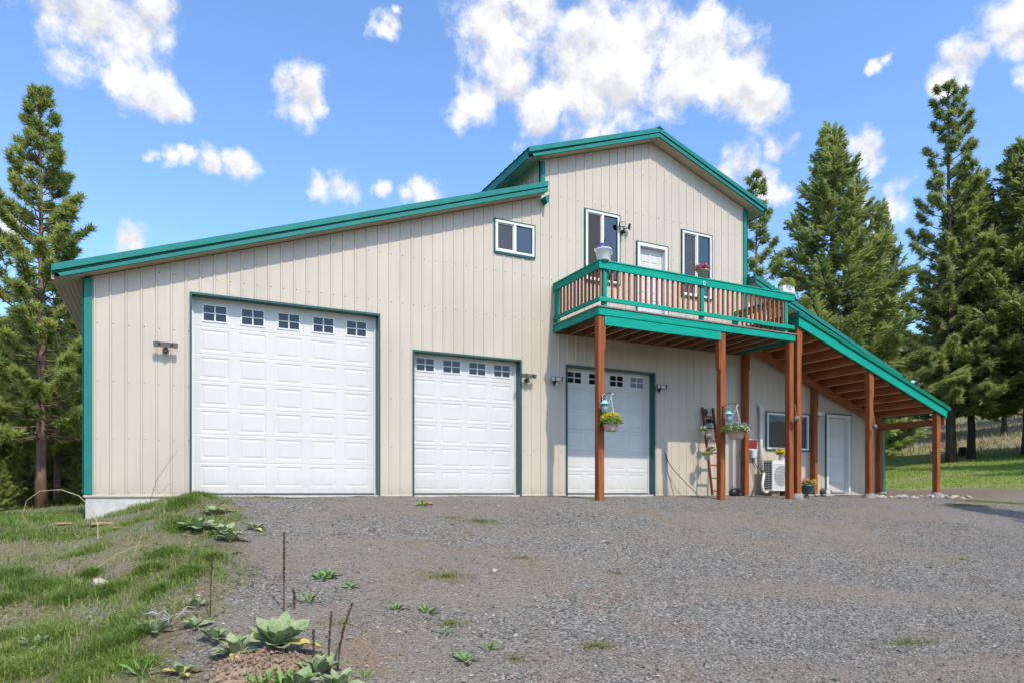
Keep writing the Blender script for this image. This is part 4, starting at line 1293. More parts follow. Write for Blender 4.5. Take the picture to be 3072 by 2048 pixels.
# heat pump
hp = thing('heat_pump', (15.27, -.5, 0), 'ivory outdoor heat pump unit with round fan grille', 'heat pump')
HX0, HX1, HY0, HY1, HZ0, HZ1 = 14.86, 15.72, -.58, -.28, .095, .895
MB().box(HX0+.004, HX1-.004, HY0+.006, HY1, HZ0, HZ1-.02).build('cabinet', M['ivory'], hp, bevel=.012)
MB().box(HX0-.005, HX1+.005, HY0-.005, HY1+.005, HZ1-.022, HZ1).build('top_cover', M['white'], hp, bevel=.008)
MB().box(HX0, HX1-.22, HY0-.006, HY0+.005, HZ0+.01, HZ1-.03).build('front_panel', M['white'], hp, bevel=.004)
MB().box(HX1-.215, HX1, HY0-.006, HY0+.005, HZ0+.01, HZ1-.03).build('service_panel', M['ivory'], hp, bevel=.004)
cx, cz, rr = HX0+.32, HZ0+.40, .26
MB().lathe([(rr,.0),(rr,-.002),(.02,-.002)], 32, (cx, HY0-.0065, cz), 'y').build('fan_opening', M['grey_metal'], hp)
g = MB()
for r in (.06,.11,.16,.21,.26):
    g.tube([(cx+r*math.cos(a), HY0-.016, cz+r*math.sin(a)) for a in np.linspace(0, 2*math.pi, 25)], .004, 4, False)
for k in range(9):
    a = HX0 + .06 + k*.065
    g.tube([(a, HY0-.02, HZ0+.10), (a, HY0-.02, HZ1-.10)], .004, 4)
for k in range(8):
    b = HZ0 + .10 + k*.086
    g.tube([(HX0+.05, HY0-.022, b), (HX0+.60, HY0-.022, b)], .004, 4)
g.build('fan_grille', M['white'], hp)
gm = MB()
for col in range(3):
    for k in range(12):
        y0 = HY0 + .035 + col*.088; z0 = HZ0 + .06 + k*.058
        gm.box(HX0-.0015, HX0+.0035, y0, y0+.066, z0, z0+.036)
gm.build('side_vents', M['ivory_dk'], hp)
for x in (HX0+.06, HX1-.30):
    MB().box(x, x+.26, HY0+.07, HY1-.02, -.02, HZ0-.002).build('foot_block', M['woodchip'], hp)
ls = MB().tube([(14.99,-.09,.62),(14.95,-.18,.58),(14.84,-.33,.54),(14.74,-.40,.44),(14.68,-.42,.28),(14.69,-.43,.12),(14.78,-.44,.06),(14.90,-.43,.10)], .036, 10).build('line_set', M['ivory'], None, True)
tag(ls, 'ivory insulated hose looping from the wall pipe to the heat pump', 'hose')
bq = thing('flower_bouquet', (15.31, -.43, HZ1), 'bunch of yellow flowers in a paper wrap on the heat pump', 'bouquet')
MB().lathe([(.055,HZ1),(.045,HZ1+.04),(.035,HZ1+.09),(.075,HZ1+.17)], 9, (15.31,-.43,0)).build('paper_wrap', M['pot_tan'], bq)
bush('leaves', (15.31,-.43,HZ1+.16), .11, .09, 60, .04, M['leafgreen'], bq, 71)
bush('flowers', (15.31,-.44,HZ1+.18), .13, .11, 46, .06, M['f_yellow'], bq, 72)

# ornaments on porch posts
def bell(x, z, y, label, ztop, r=.055):
    t = thing('hanging_bell', (x, y, z), label, 'bell', 'metal bells hanging on porch posts')
    MB().lathe([(.012,-r),(r*.7,-r*.75),(r,-.1*r),(r*.85,r*.5),(r*.4,r*.9),(.01,r)], 14, (x,y,z)).build('bell', M['pewter'], t, True)
    MB().tube([(x,y,z+r),(x-.03,y+.02,ztop)], .005, 5).build('cord', M['drystem'], t)
    MB().tube([(x-.03,y+.02,ztop),(x-.03,y+.12,ztop+.005)], .006, 5).build('nail', M['grey_metal'], t)
bell(14.175, 1.77, -1.93, 'round grey bell hanging on the corner balcony post', 2.10, .075)
bell(16.90, 1.70, -1.96, 'dark bell hanging on the middle porch post', 2.06, .065)
fp = thing('flower_pot', (15.14, -1.42, 0), 'dark green patterned pot of orange and yellow flowers at the porch', 'flower pot')
gz = .015
MB().lathe([(.11,gz),(.12,gz+.02),(.155,gz+.19),(.175,gz+.20),(.175,gz+.225),(.15,gz+.225),(.14,gz+.19),(.01,gz+.18)], 20, (15.14,-1.42,0)).build('pot', M['pot_green'], fp, True)
bush('leaves', (15.14,-1.42,gz+.22), .17, .12, 110, .045, M['leafgreen'], fp, 81)
bush('flowers', (15.12,-1.43,gz+.27), .15, .11, 30, .05, M['f_orange'], fp, 82)
bush('flowers', (15.31,-1.44,gz+.28), .05, .08, 14, .055, M['f_yellow'], fp, 83)
rl = thing('round_lantern', (16.55, -.80, 0), 'grey round drum lamp lying on its side by the porch step', 'lamp')
MB().lathe([(.06,-.10),(.085,-.10),(.092,-.085),(.092,.10),(.07,.115),(.01,.115)], 20, (16.47,-.85,.075), 'y').build('housing', M['pewter'], rl, True)
MB().lathe([(.078,-.001),(.078,.0),(.01,.002)], 20, (16.47,-.953,.075), 'y').build('glass', M['lens'], rl)
MB().lathe([(.05,-.08),(.075,-.07),(.075,.08),(.05,.09)], 16, (16.645,-.80,.06), 'x').build('spool', M['pewter'], rl, True)
# items on the balcony rail
ZC = 4.6785
bk = thing('white_bucket', (8.90, -1.80, ZC), 'white enamel bucket of blue flowers on the balcony rail corner', 'bucket')
MB().lathe([(.115,ZC),(.12,ZC+.01),(.165,ZC+.20),(.175,ZC+.205),(.175,ZC+.22),(.155,ZC+.215),(.15,ZC+.17),(.01,ZC+.165)], 22, (8.88,-1.81,0)).build('pail', M['pot_white'], bk, True)
for s in (-1, 1):
    MB().tube([(8.88+s*.165,-1.81,ZC+.15),(8.88+s*.205,-1.81,ZC+.16),(8.88+s*.215,-1.81,ZC+.20),(8.88+s*.175,-1.81,ZC+.21)], .007, 6).build('handle', M['pot_white'], bk)
bush('leaves', (8.88,-1.81,ZC+.19), .15, .09, 60, .035, M['leafgreen'], bk, 91)
bush('flowers', (8.83,-1.81,ZC+.24), .06, .09, 22, .04, M['f_blue'], bk, 92)
bush('flowers', (8.99,-1.81,ZC+.22), .05, .12, 14, .035, M['f_blue'], bk, 93)
pk = thing('flower_pot', (11.46, -1.80, ZC), 'tan pot of pink flowers on the balcony rail', 'flower pot')
MB().lathe([(.085,ZC),(.115,ZC+.15),(.13,ZC+.155),(.13,ZC+.185),(.11,ZC+.185),(.105,ZC+.15),(.01,ZC+.145)], 18, (11.46,-1.80,0)).build('pot', M['pot_tan'], pk, True)
bush('leaves', (11.46,-1.80,ZC+.18), .16, .08, 80, .04, M['leafgreen'], pk, 95)
bush('flowers', (11.46,-1.80,ZC+.19), .17, .13, 100, .05, M['f_pink'], pk, 96)
wp = thing('white_planter', (14.01, -1.80, ZC), 'white square planter with yellow green plant at the rail end', 'planter')
MB().prism([(13.835,ZC),(14.19,ZC),(14.205,ZC+.14),(14.18,ZC+.175),(13.84,ZC+.175),(13.815,ZC+.14)], -1.87, -1.74).build('box', M['pot_white'], wp, bevel=.02)
MB().add([(13.98,-1.8715,ZC+.06),(14.05,-1.8715,ZC+.08),(14.12,-1.8715,ZC+.11),(14.10,-1.8715,ZC+.06)], [(0,3,2,1)]).build('emblem', M['grey_metal'], wp)
bush('leaves', (14.01,-1.80,ZC+.17), .18, .19, 150, .05, M['leafyellow'], wp, 97)
tg = thing('rail_tag', (11.45, -1.86, 4.56), 'small white plate with dark oval slot on the balcony rail', 'plate')
MB().box(11.424, 11.480, -1.866, -1.859, 4.515, 4.605).build('plate', M['white'], tg, bevel=.003)
MB().lathe([(.013,0),(.013,-.002),(.002,-.002)], 14, (11.452,-1.8665,4.56), 'y', 2.2).build('slot', M['ivory_dk'], tg)
wc = thing('wind_chime', (9.12, -1.70, 4.6), 'pinkish wind chime figure hanging behind the balcony rail', 'wind chime')
MB().lathe([(.02,4.70),(.05,4.72),(.045,4.76),(.03,4.79),(.038,4.82),(.03,4.855),(.01,4.87)], 12, (9.12,-1.66,0)).build('figure', M['pinkclay'], wc, True)
MB().lathe([(.05,4.46),(.05,4.49),(.02,4.50)], 12, (9.12,-1.66,0)).build('disc', M['lightblue'], wc)
for k in range(5):
    a = k*1.256
    MB().tube([(9.12+.035*math.cos(a),-1.66+.035*math.sin(a),4.46),(9.12+.035*math.cos(a),-1.66+.035*math.sin(a),4.30-.02*k)], .007, 6).build('chime_tube', M['grey_metal'], wc)
MB().tube([(9.12,-1.66,4.50),(9.12,-1.66,4.70)], .003, 4).build('cord', M['ivory'], wc)

# ------------------------------------------------------------------ trees
def tube_np(path, rad, n=7):
    return path, rad
def grow_tree(name, seed, h, r0, cs, cr, nb, kind, leafmat, barkmat, label=None, group=None, loc=(0,0,0), shape=1.0, dens=1.0, top_open=0.0, tuft=1.0):
    """a conifer at the origin: trunk with limbs + crown of needle tufts"""
    rng = np.random.default_rng(seed)
    wood = MB()
    npts = 12
    wob = rng.normal(size=(npts,2)) * .012*h/ npts; wob[0] = 0
    wob = np.cumsum(wob, 0)
    tz = np.linspace(0, h, npts)
    path = [(wob[i,0], wob[i,1], tz[i]) for i in range(npts)]
    rad = [max(.012, r0*((1 - tz[i]/h)**.85) * (1.25 if i == 0 else 1)) for i in range(npts)]
    wood.tube(path, rad, 9)
    def trunk_at(z):
        return np.array([np.interp(z, tz, wob[:,0]), np.interp(z, tz, wob[:,1]), z])
    P, D, S, TN = [], [], [], []
    z0 = cs*h
    for i in range(nb):
        u = (i + rng.uniform(0,1)) / nb
        u = u**(1.35 if kind == 'pine' else 1.1)
        z = z0 + (h*.985 - z0)*u
        az = i*2.39996 + rng.uniform(-.5,.5)
        if kind == 'pine':
            env = (1-u)**(.80*shape) * min(1, .85 + u*1.2)
            L = cr*env*rng.uniform(.5, 1.15) + .25
            el0 = -.12 + .75*u + rng.uniform(-.12,.12); el1 = el0 + .55
        else:
            env = (1-u)**(.85*shape) * min(1, .7 + u*3)
            L = cr*env*(rng.uniform(.45, 1.0) if rng.uniform() < .75 else rng.uniform(.9, 1.25)) + .18
            el0 = -.14 + .6*u + rng.uniform(-.14,.14); el1 = el0 + .55
        b = trunk_at(z); pts = [b]; nseg = 5
        a = az
        for k in range(nseg):
            e = el0 + (el1-el0)*(k/(nseg-1))**1.4
            a += rng.uniform(-.12,.12)
            d = np.array([math.cos(a)*math.cos(e), math.sin(a)*math.cos(e), math.sin(e)])
            pts.append(pts[-1] + d*L/nseg)
        pts = np.array(pts)
        br = (.012 + .011*L) * (1 if kind == 'pine' else .75)
        wood.tube([tuple(p) for p in pts], [br*(1-.8*k/nseg) + .003 for k in range(nseg+1)], 4, False)
        # foliage along the branch
        if kind == 'pine':
            nt = int((4 + L*9)*dens)
            for k in range(nt):
                s = rng.uniform(.30, 1.0)**.75
                if k < 2: s = 1.0
                f = s*nseg; j = min(int(f), nseg-1)
                p = pts[j] + (pts[j+1]-pts[j])*(f-j)
                t = pts[j+1]-pts[j]; t /= np.linalg.norm(t)
                side = np.cross(t, [0,0,1]); side /= np.linalg.norm(side)+1e-9
                off = rng.uniform(-1,1)
                dd = t*rng.uniform(.3,1) + side*off*.9 + np.array([0,0,rng.uniform(-.1,.65)])
                dd /= np.linalg.norm(dd)
                ln = rng.uniform(.08, .20 + .22*L*(1.05-s)) if k >= 2 else .05
                P.append(p + dd*ln); D.append(dd + np.array([0,0,.25])); S.append(rng.uniform(.75,1.25)*tuft)
                TN.append(np.clip(rng.normal(.5,.28),0,1))
        else:
            nt = int((5 + L*17)*dens)
            for k in range(nt):
                s = rng.uniform(.08, 1.0)**.8
                f = s*nseg; j = min(int(f), nseg-1)
                p = pts[j] + (pts[j+1]-pts[j])*(f-j)
                t = pts[j+1]-pts[j]; t /= np.linalg.norm(t)
                side = np.cross(t, [0,0,1]); side /= np.linalg.norm(side)+1e-9
                sg = 1 if rng.uniform() < .5 else -1
                dd = t*rng.uniform(.45,1) + side*sg*rng.uniform(.2,1) + np.array([0,0,rng.uniform(-.35,.30)])
                dd /= np.linalg.norm(dd)
                ln = rng.uniform(0, .10 + .40*L*(1.05-s)*.6)
                P.append(p + dd*ln); D.append(dd); S.append(rng.uniform(.7,1.3)*tuft)
                TN.append(np.clip(rng.normal(.5,.28),0,1))
    # leader
    for k in range(10):
        zz = h*(1-.012*k)
        P.append(trunk_at(min(zz,h))); D.append(np.array([rng.normal()*.5, rng.normal()*.5, 1.0])); S.append(.8*tuft); TN.append(.6)
    P, D, S, TN = np.array(P), np.array(D), np.array(S), np.array(TN)
    trng = np.random.default_rng(seed+99)
    if kind == 'pine':
        T = []
        for k in range(17):
            th = trng.uniform(0, 2*math.pi); ph = math.acos(trng.uniform(.05, 1))
            d = np.array([math.sin(ph)*math.cos(th), math.sin(ph)*math.sin(th), math.cos(ph)])
            s = np.cross(d, np.array([0,0,1.0]) + trng.normal(size=3)*.35); s /= np.linalg.norm(s)
            ln = trng.uniform(.15,.24); w = .016
            T.append([d*.015 - s*w, d*.015 + s*w, d*ln])
        T = np.array(T)
    else:
        T = []
        for k in range(13):
            a = k/12.0
            y = .02 + .30*a
            sg = 1 if k % 2 else -1
            d = np.array([sg*trng.uniform(.5,1)*(1.1-a*.6), trng.uniform(-.35,.35), .75]); d /= np.linalg.norm(d)
            s = np.cross(d, np.array([0,1,.35])+trng.normal(size=3)*.3); s /= np.linalg.norm(s)
            p = np.array([0,0,y]); ln = trng.uniform(.09,.15); w = .022
            T.append([p - s*w, p + s*w, p + d*ln])
        T = np.array(T)
    F = frames(D, rng) if kind == 'pine' else frames_up(D, rng)
    V = instance(T, P, F, S)
    tint = np.clip(np.repeat(TN, len(T)) + rng.normal(0,.08,len(P)*len(T)), 0, 1)
    root = thing(name, (0,0,0), label, 'tree', group)
    wood.build('trunk', barkmat, root, True)
    link('crown', tri_mesh('crown', V, tint), leafmat, root)
    root.location = loc
    for ch in root.children: ch.matrix_parent_inverse = Matrix.Identity(4)
    return root

def gz(x, y): return float(ground_z(x, y, False))
GT = 'conifers around the building'
pineA = grow_tree('pine_tree', 5, 15.6, .19, .17, 2.85, 150, 'pine', M['pine_needles'], M['bark_pine'], 'tall ponderosa pine with bare lower trunk at the left edge', GT, (-3.0, 17.4, gz(-3,17.4)-.1), dens=2.4, tuft=1.15)
pineB = grow_tree('pine_tree', 8, 21.4, .26, .14, 3.0, 140, 'pine', M['pine_blue'], M['bark_fir'], 'tallest open-branched pine standing at the right', GT, (40.7, 10.5, gz(40.7,10.5)-.1), dens=1.7, tuft=1.5, shape=.62)
firA = grow_tree('fir_tree', 12, 18.9, .24, .05, 5.5, 235, 'fir', M['fir_needles'], M['bark_fir'], 'broad cone-shaped fir rising behind the porch roof', GT, (33.7, 12.65, gz(33.7,12.65)-.1), dens=2.1, tuft=1.3)
firB = grow_tree('fir_tree', 14, 16.5, .21, .17, 3.6, 190, 'fir', M['fir_needles'], M['bark_fir'], 'leafy fir in front of the tallest pine', GT, (42.9, 10.7, gz(42.9,10.7)-.1), dens=1.8, tuft=1.45, shape=.75)
pineC = grow_tree('pine_tree', 19, 16.0, .17, .12, 2.3, 85, 'pine', M['pine_blue'], M['bark_pine'], 'slim pine top showing just right of the upper gable', GT, (28.4, 13.1, gz(28.4,13.1)-.1), dens=2.3, tuft=1.4, shape=.8)
pineD = grow_tree('pine_tree', 23, 9.0, .11, .03, 2.6, 100, 'pine', M['pine_needles'], M['bark_pine'], 'young pine in the left woods nearest the tall trunk', 'young pines of the left woods', (-5.4, 27, gz(-5.4,27)-.1), dens=2.0, tuft=1.5)
def tree_at(src, x, y, s, rz, label, group=GT, sz=None):
    return copy_tree(src, (x, y, gz(x,y)-.1), rz, (s, s, sz or s), label, group)
tree_at(firA, 45.4, 18.0, .62, 1.3, 'thin pointed fir top between the broad fir and the pine', sz=.93)
tree_at(firB, 43.9, 8.3, 1.05, 2.0, 'dark fir cut by the right edge of the picture')
tree_at(firB, 56.5, 16.2, .85, .7, 'slim far fir on the hillside right of the fir pair', sz=.9)
tree_at(firB, 60.0, 20.5, .9, 3.0, 'hillside fir behind the tallest pine')
tree_at(firB, 62.0, 12.5, 1.0, 4.4, 'hillside fir near the right edge far back')
tree_at(pineB, 66.0, 26.0, .8, 1.9, 'far hillside pine behind the broad fir')
tree_at(firB, 52.0, 24.0, 1.0, 5.1, 'far fir between the broad fir and the porch eave')
tree_at(firB, 70.0, 18.0, 1.1, 2.6, 'farthest hillside fir right of the porch')
# left woods
tree_at(pineA, -8.6, 24.5, .86, 2.2, 'second tall pine half out of the picture on the left')
tree_at(pineA, -2.9, 21.0, .72, 4.0, 'slender pine directly behind the tall left pine', sz=.8)
tree_at(pineA, -2.5, 24.0, .66, 1.0, 'reddish slim pine close to the building corner', sz=.7)
lw = [(-9.5,29,.95,.4),(-3.2,31,1.0,1.7),(-7.6,33,1.15,2.9),(-11.5,36,1.2,.9),(-5.0,37,1.25,4.1),(-1.2,36,1.1,5.0),(-9.0,42,1.35,2.2),(-13.5,44,1.3,3.3),(-3.4,44,1.3,.2),(-6.8,49,1.5,5.6),(-15.5,52,1.5,1.1),(-11,56,1.6,4.6),(-8.2,27.5,.8,3.9),(-4.6,33.5,.9,.6),(-6.2,41,1.4,1.5),(-2.2,50,1.6,3.1),(-10.5,48,1.5,.1),(-4.8,55,1.7,2.4),(-8.5,60,1.9,5.2),(-13,62,1.9,.8),(-1.0,60,1.8,4.4),(-5.6,14.6,.36,.3),(-6.8,17.0,.5,1.9),(-4.7,19.2,.42,3.0),(-1.9,19.6,.34,.7),(-1.6,22.2,.42,4.0),(-8.2,19.6,.55,5.0),(-3.9,15.6,.2,2.0),(-4.3,24.2,.5,1.2),(-8.4,24.5,.6,2.2),(-5.6,25.5,.62,3.3),(-3.6,26.8,.6,4.3),(-7.3,26.2,.7,5.2),(-2.4,28.5,.7,.9),(-1.9,25.0,.45,2.7)]
for i, (x, y, s, rz) in enumerate(lw):
    tree_at(pineD, x, y, s, rz, 'young pine in the dense woods behind the tall left pine', 'young pines filling the left woods')
# trees across the drive: they shade the gravel at the right and show in the glass
copy_tree(firB, (19.35, -15.6, gz(19.35,-15.6)-.1), .3, (.72, .72, 1.0), 'fir across the drive that shades the gravel at right', 'trees across the drive')
tree_at(pineA, 1.0, -50.0, .9, 2.9, 'pine facing the tall garage door across the clearing', 'trees across the drive')
tree_at(firA, -9.0, -48.0, .8, 1.9, 'fir facing the building left corner across the clearing', 'trees across the drive')
tree_at(firA, 36.0, -3.5, .85, .5, 'fir beyond the right edge shading the near lawn', 'trees shading the lawn from the right')
tree_at(pineB, 31.0, -9.0, .75, 2.5, 'pine beyond the right edge shading the soil strip', 'trees shading the lawn from the right')
tree_at(firA, 45.0, 3.2, .95, 5.5, 'farthest fir of the row beyond the right edge', 'trees shading the lawn from the right')
# stump and plank bench by the fir pair
sx, sy = 44.3, 12.0; sz_ = gz(sx, sy)
tag(MB().lathe([(.30,sz_-.1),(.24,sz_+.1),(.20,sz_+.5),(.19,sz_+.55),(.02,sz_+.56)], 12, (sx, sy, 0)).build('tree_stump', M['stump'], None, True), 'dark tree stump between the two right trunks', 'stump')
bn = thing('plank_bench', (43.0, 12.2, gz(43,12.2)), 'pale plank bench behind the right fir trunks', 'bench')
bz = gz(43.2, 12.6)
MB().box(42.3, 44.0, 12.5, 12.8, bz+.42, bz+.47).build('seat', M['white'], bn)
MB().box(42.4, 42.5, 12.55, 12.75, bz-.1, bz+.42).build('leg', M['drystem'], bn)
MB().box(43.8, 43.9, 12.55, 12.75, bz-.1, bz+.42).build('leg', M['drystem'], bn)

# ------------------------------------------------------------------ ground cover
def blades(name, X, Y, L, W, tint, mat, label, cat, lean=.5, seed=0, two=True):
    rng = np.random.default_rng(seed)
    n = len(X); Z = ground_z(X, Y)
    B = np.stack([X, Y, Z - .005], -1)
    a = rng.uniform(0, 2*math.pi, n)
    out = np.stack([np.cos(a), np.sin(a), np.zeros(n)], -1)
    side = np.stack([-np.sin(a), np.cos(a), np.zeros(n)], -1)
    ln = rng.uniform(.1, 1, n)*lean
    mid = B + (out*(ln*.35)[:,None] + np.array([0,0,.62]))*L[:,None]
    tip = B + (out*ln[:,None] + np.array([0,0,1.0])*(1-.35*ln)[:,None])*L[:,None]
    w = side*W[:,None]
    V = np.concatenate([np.stack([B-w, B+w, mid+w*.7], 1), np.stack([B-w, mid+w*.7, mid-w*.7], 1), np.stack([mid-w*.7, mid+w*.7, tip], 1)]) if two else np.stack([B-w, B+w, tip], 1)
    t = np.concatenate([tint, tint, tint]) if two else tint
    return tag(link(name, tri_mesh(name, V, t), mat), label, cat, None, 'stuff')

# gravel stones: crushed rock lying on the drive, densest near
def stones(n, seed=3):
    rng = np.random.default_rng(seed)
    # spread evenly over the picture's near ground: positions in the drive, thinned with distance from the parking side
    s = rng.uniform(0, 1, n)
    Y = -11.0 + 9.6 * s**1.5
    X = rng.uniform(-2.2, 15.5, n)
    keep = (veg_edge_mask(X, Y) > rng.uniform(-.12, .8, n)) & (rng.uniform(size=n) > .72*fines_mask(X, Y))
    X, Y = X[keep], Y[keep]; n = len(X)
    Z = ground_z(X, Y)
    octa = np.array([[1,0,0],[-1,0,0],[0,1,0],[0,-1,0],[0,0,1],[0,0,-1]], float)
    fc = np.array([[0,2,4],[2,1,4],[1,3,4],[3,0,4]])
    r = rng.uniform(.006, .0165, n) * np.where(rng.uniform(size=n) < .03, 1.6, 1)
    V = octa[None]*(r[:,None,None]) * rng.uniform(.55,1.35,(n,6,1)) + rng.normal(0,.2,(n,6,3))*r[:,None,None]
    V[:,:,2] *= .8
    V += np.stack([X, Y, Z + r*.25], -1)[:,None,:]
    T = V[:, fc].reshape(-1,3,3)
    tint = np.repeat(np.clip(rng.normal(.42,.22,n) + (rng.uniform(size=n) < .035)*.6, 0, 1), 4)
    m = mat_leaf('crushed stone', (.060,.057,.053), (.36,.333,.288), 0.0, .85)
    tag(link('gravel_stones', tri_mesh('gravel_stones', T, tint), m), 'loose grey crushed stones of the gravel drive', 'gravel', None, 'stuff')
stones(150000)

# bank grass: clumps of fresh and dry blades left of the drive
def bank_grass():
    rng = np.random.default_rng(5)
    n = 260000
    X = 2.2 - 11.2*rng.uniform(0,1,n)**1.5; Y = rng.uniform(-10.5, 5, n)
    clump = fbm(X*1.5, Y*1.5, 61)
    fine = fbm(X*5, Y*5, 63)
    dens = sst(.40, .60, clump*.65 + fine*.35) * (1 - veg_edge_mask(X, Y)) + .05*(1-veg_edge_mask(X,Y))
    CL = [(-0.49,-4.20,0.20),(-0.16,-4.65,0.25),(0.14,-5.23,0.19),(0.10,-6.17,0.20),(-0.14,-6.38,0.17),(0.02,-6.77,0.25),(0.64,-6.43,0.16),(0.56,-6.87,0.19),(0.74,-6.87,0.13),(0.70,-1.34,0.14),(1.23,-1.91,0.21),(1.52,-1.15,0.20),(1.20,-3.42,0.18),(0.55,-2.60,0.25),(0.27,-4.55,0.10),(0.53,-5.43,0.12),(0.87,-5.21,0.13),(1.46,-5.31,0.10),(-0.72,-2.31,0.31),(-0.28,-2.40,0.31),(0.20,-3.65,0.19),(1.01,-4.68,0.16),(0.64,-7.30,0.18),(0.43,-7.24,0.14),(0.85,-7.51,0.11),(-0.23,-5.92,0.11),(-0.40,-5.10,0.12),(1.22,-5.71,0.11),(0.94,-5.94,0.10)]
    dens = dens * np.where((Y < -2) & (X > -1.5), .6, 1.0)
    clump = clump * np.where((Y < -2) & (X > -1.5), .85, 1.0)
    ok = (rng.uniform(size=n) < dens) & ~((Y > -.02) & (X > -.2))
    X, Y, clump = X[ok], Y[ok], clump[ok]
    for cx_, cy_, cr_ in CL:
        k = int((8200 if cy_ < -4.5 else 5600)*cr_)
        X = np.concatenate([X, cx_ + rng.normal(0, cr_*.55, k)]); Y = np.concatenate([Y, np.minimum(cy_ + rng.normal(0, cr_*.55, k), -.08)])
        clump = np.concatenate([clump, np.full(k, rng.uniform(.55,.75))])
    L = rng.uniform(.025, .085, len(X)) * (.6 + 1.3*sst(.48, .70, clump))
    blades('grass', X, Y, L, rng.uniform(.002,.005,len(X)), np.clip(rng.normal(.45,.28,len(X)) + (fbm(X*.9,Y*.9,65)-.5)*.9,0,1), M['grass'], 'fresh green grass growing in clumps on the left bank', 'grass', 1.5, 6)
    n = 60000
    X = rng.uniform(-6, 2.5, n); Y = rng.uniform(-10, 3, n)
    ok = (rng.uniform(size=n) < .6*(1-veg_edge_mask(X,Y))*sst(.42,.62,fbm(X*1.1+5,Y*1.1,71))) & ~((Y > -.02) & (X > -.2))
    X, Y = X[ok], Y[ok]
    blades('dry_grass', X, Y, rng.uniform(.03,.12,len(X)), rng.uniform(.0015,.0035,len(X)), rng.uniform(0,1,len(X)), M['drygrass'], 'straw coloured dead grass on the left bank', 'dry grass', 1.6, 7)
bank_grass()
def bank_weeds():
    rng = np.random.default_rng(77); n = 9000
    X = 2.0 - 5*rng.uniform(0,1,n)**1.4; Y = rng.uniform(-9.5, -.3, n)
    ok = (rng.uniform(size=n) < sst(.5,.62,fbm(X*2.2+7,Y*2.2,79))*(1-veg_edge_mask(X,Y)))
    X, Y = X[ok], Y[ok]; n = len(X)
    P = np.stack([X, Y, ground_z(X,Y)+.008], -1)
    d = rng.normal(size=(n,3)); d[:,2] = np.abs(d[:,2])*.6+.25
    V = instance(leaf_tmpl(3, .2, 5, 1.0, .55), P, frames(d, rng), rng.uniform(.015,.042,n))
    tag(link('bank_weeds', tri_mesh('bank_weeds', V, np.repeat(rng.uniform(0,1,n),3)), M['grass']), 'low small-leaved weeds mixed into the bank grass', 'weeds', None, 'stuff')
bank_weeds()
def right_lawn():
    rng = np.random.default_rng(9)
    n = 110000
    X = 20.5 + 34*rng.uniform(0,1,n)**1.3; Y = rng.uniform(-16, 24, n)
    edge = X + .12*Y + (fbm(X*.8, Y*.8, 41)-.5)*1.2
    soilstrip = sst(23.0, 24.2, edge)
    patch = sst(20.4, 22.6, X + .25*Y*0 + (fbm(X*.6,Y*.6,31)-.5)*2.5) * sst(-2.6,-3.2,Y) * sst(-8,-5.5,Y) * sst(.46,.58,fbm(X*.9,Y*.9,46)) * .7
    ok = (rng.uniform(size=n) < np.maximum(soilstrip, patch)) & (X < 46)
    X, Y = X[ok], Y[ok]
    near = X < 23.5
    L = rng.uniform(.05,.14,len(X)) * np.where(near, .5, 1) * (.7+.8*fbm(X*.4,Y*.4,81))
    blades('lawn_grass', X, Y, L, rng.uniform(.006,.016,len(X)), np.clip(rng.normal(.5,.25,len(X)),0,1), M['lawn'], 'sunlit lawn grass beyond the side porch', 'grass', .8, 10, False)
    n = 60000
    X = 40 + 45*rng.uniform(0,1,n)**1.2; Y = rng.uniform(-12, 45, n)
    ok = rng.uniform(size=n) < sst(42, 50, X + 6*(fbm(X*.2,Y*.2,91)-.5))
    X, Y = X[ok], Y[ok]
    blades('hillside_grass', X, Y, rng.uniform(.15,.5,len(X)), rng.uniform(.015,.04,len(X)), rng.uniform(0,1,len(X)), M['drygrass'], 'dry tan grass and brush on the hillside under the trees', 'dry grass', .8, 11, False)
right_lawn()
def left_forest_floor():
    rng = np.random.default_rng(19)
    n = 40000
    X = rng.uniform(-24, -.3, n); Y = 3 + 55*rng.uniform(0,1,n)
    g = fbm(X*.5, Y*.4, 95)
    ok = (rng.uniform(size=n) < sst(.42,.55,g)*sst(40, 10, Y))
    blades('woods_grass', X[ok], Y[ok], rng.uniform(.06,.2,ok.sum()), rng.uniform(.006,.014,ok.sum()), np.clip(rng.normal(.4,.25,ok.sum()),0,1), M['grass'], 'grass along the edge of the left woods', 'grass', .8, 20, False)
    n = 12000
    X = rng.uniform(-24, 1, n); Y = 18 + 40*rng.uniform(0,1,n)
    ok = rng.uniform(size=n) < sst(.45,.6,fbm(X*.6,Y*.6,97))
    blades('woods_brush', X[ok], Y[ok], rng.uniform(.3,1.3,ok.sum()), rng.uniform(.006,.02,ok.sum()), rng.uniform(0,1,ok.sum()), M['straw'], 'dry twiggy brush under the left pines', 'brush', .9, 21, False)
left_forest_floor()
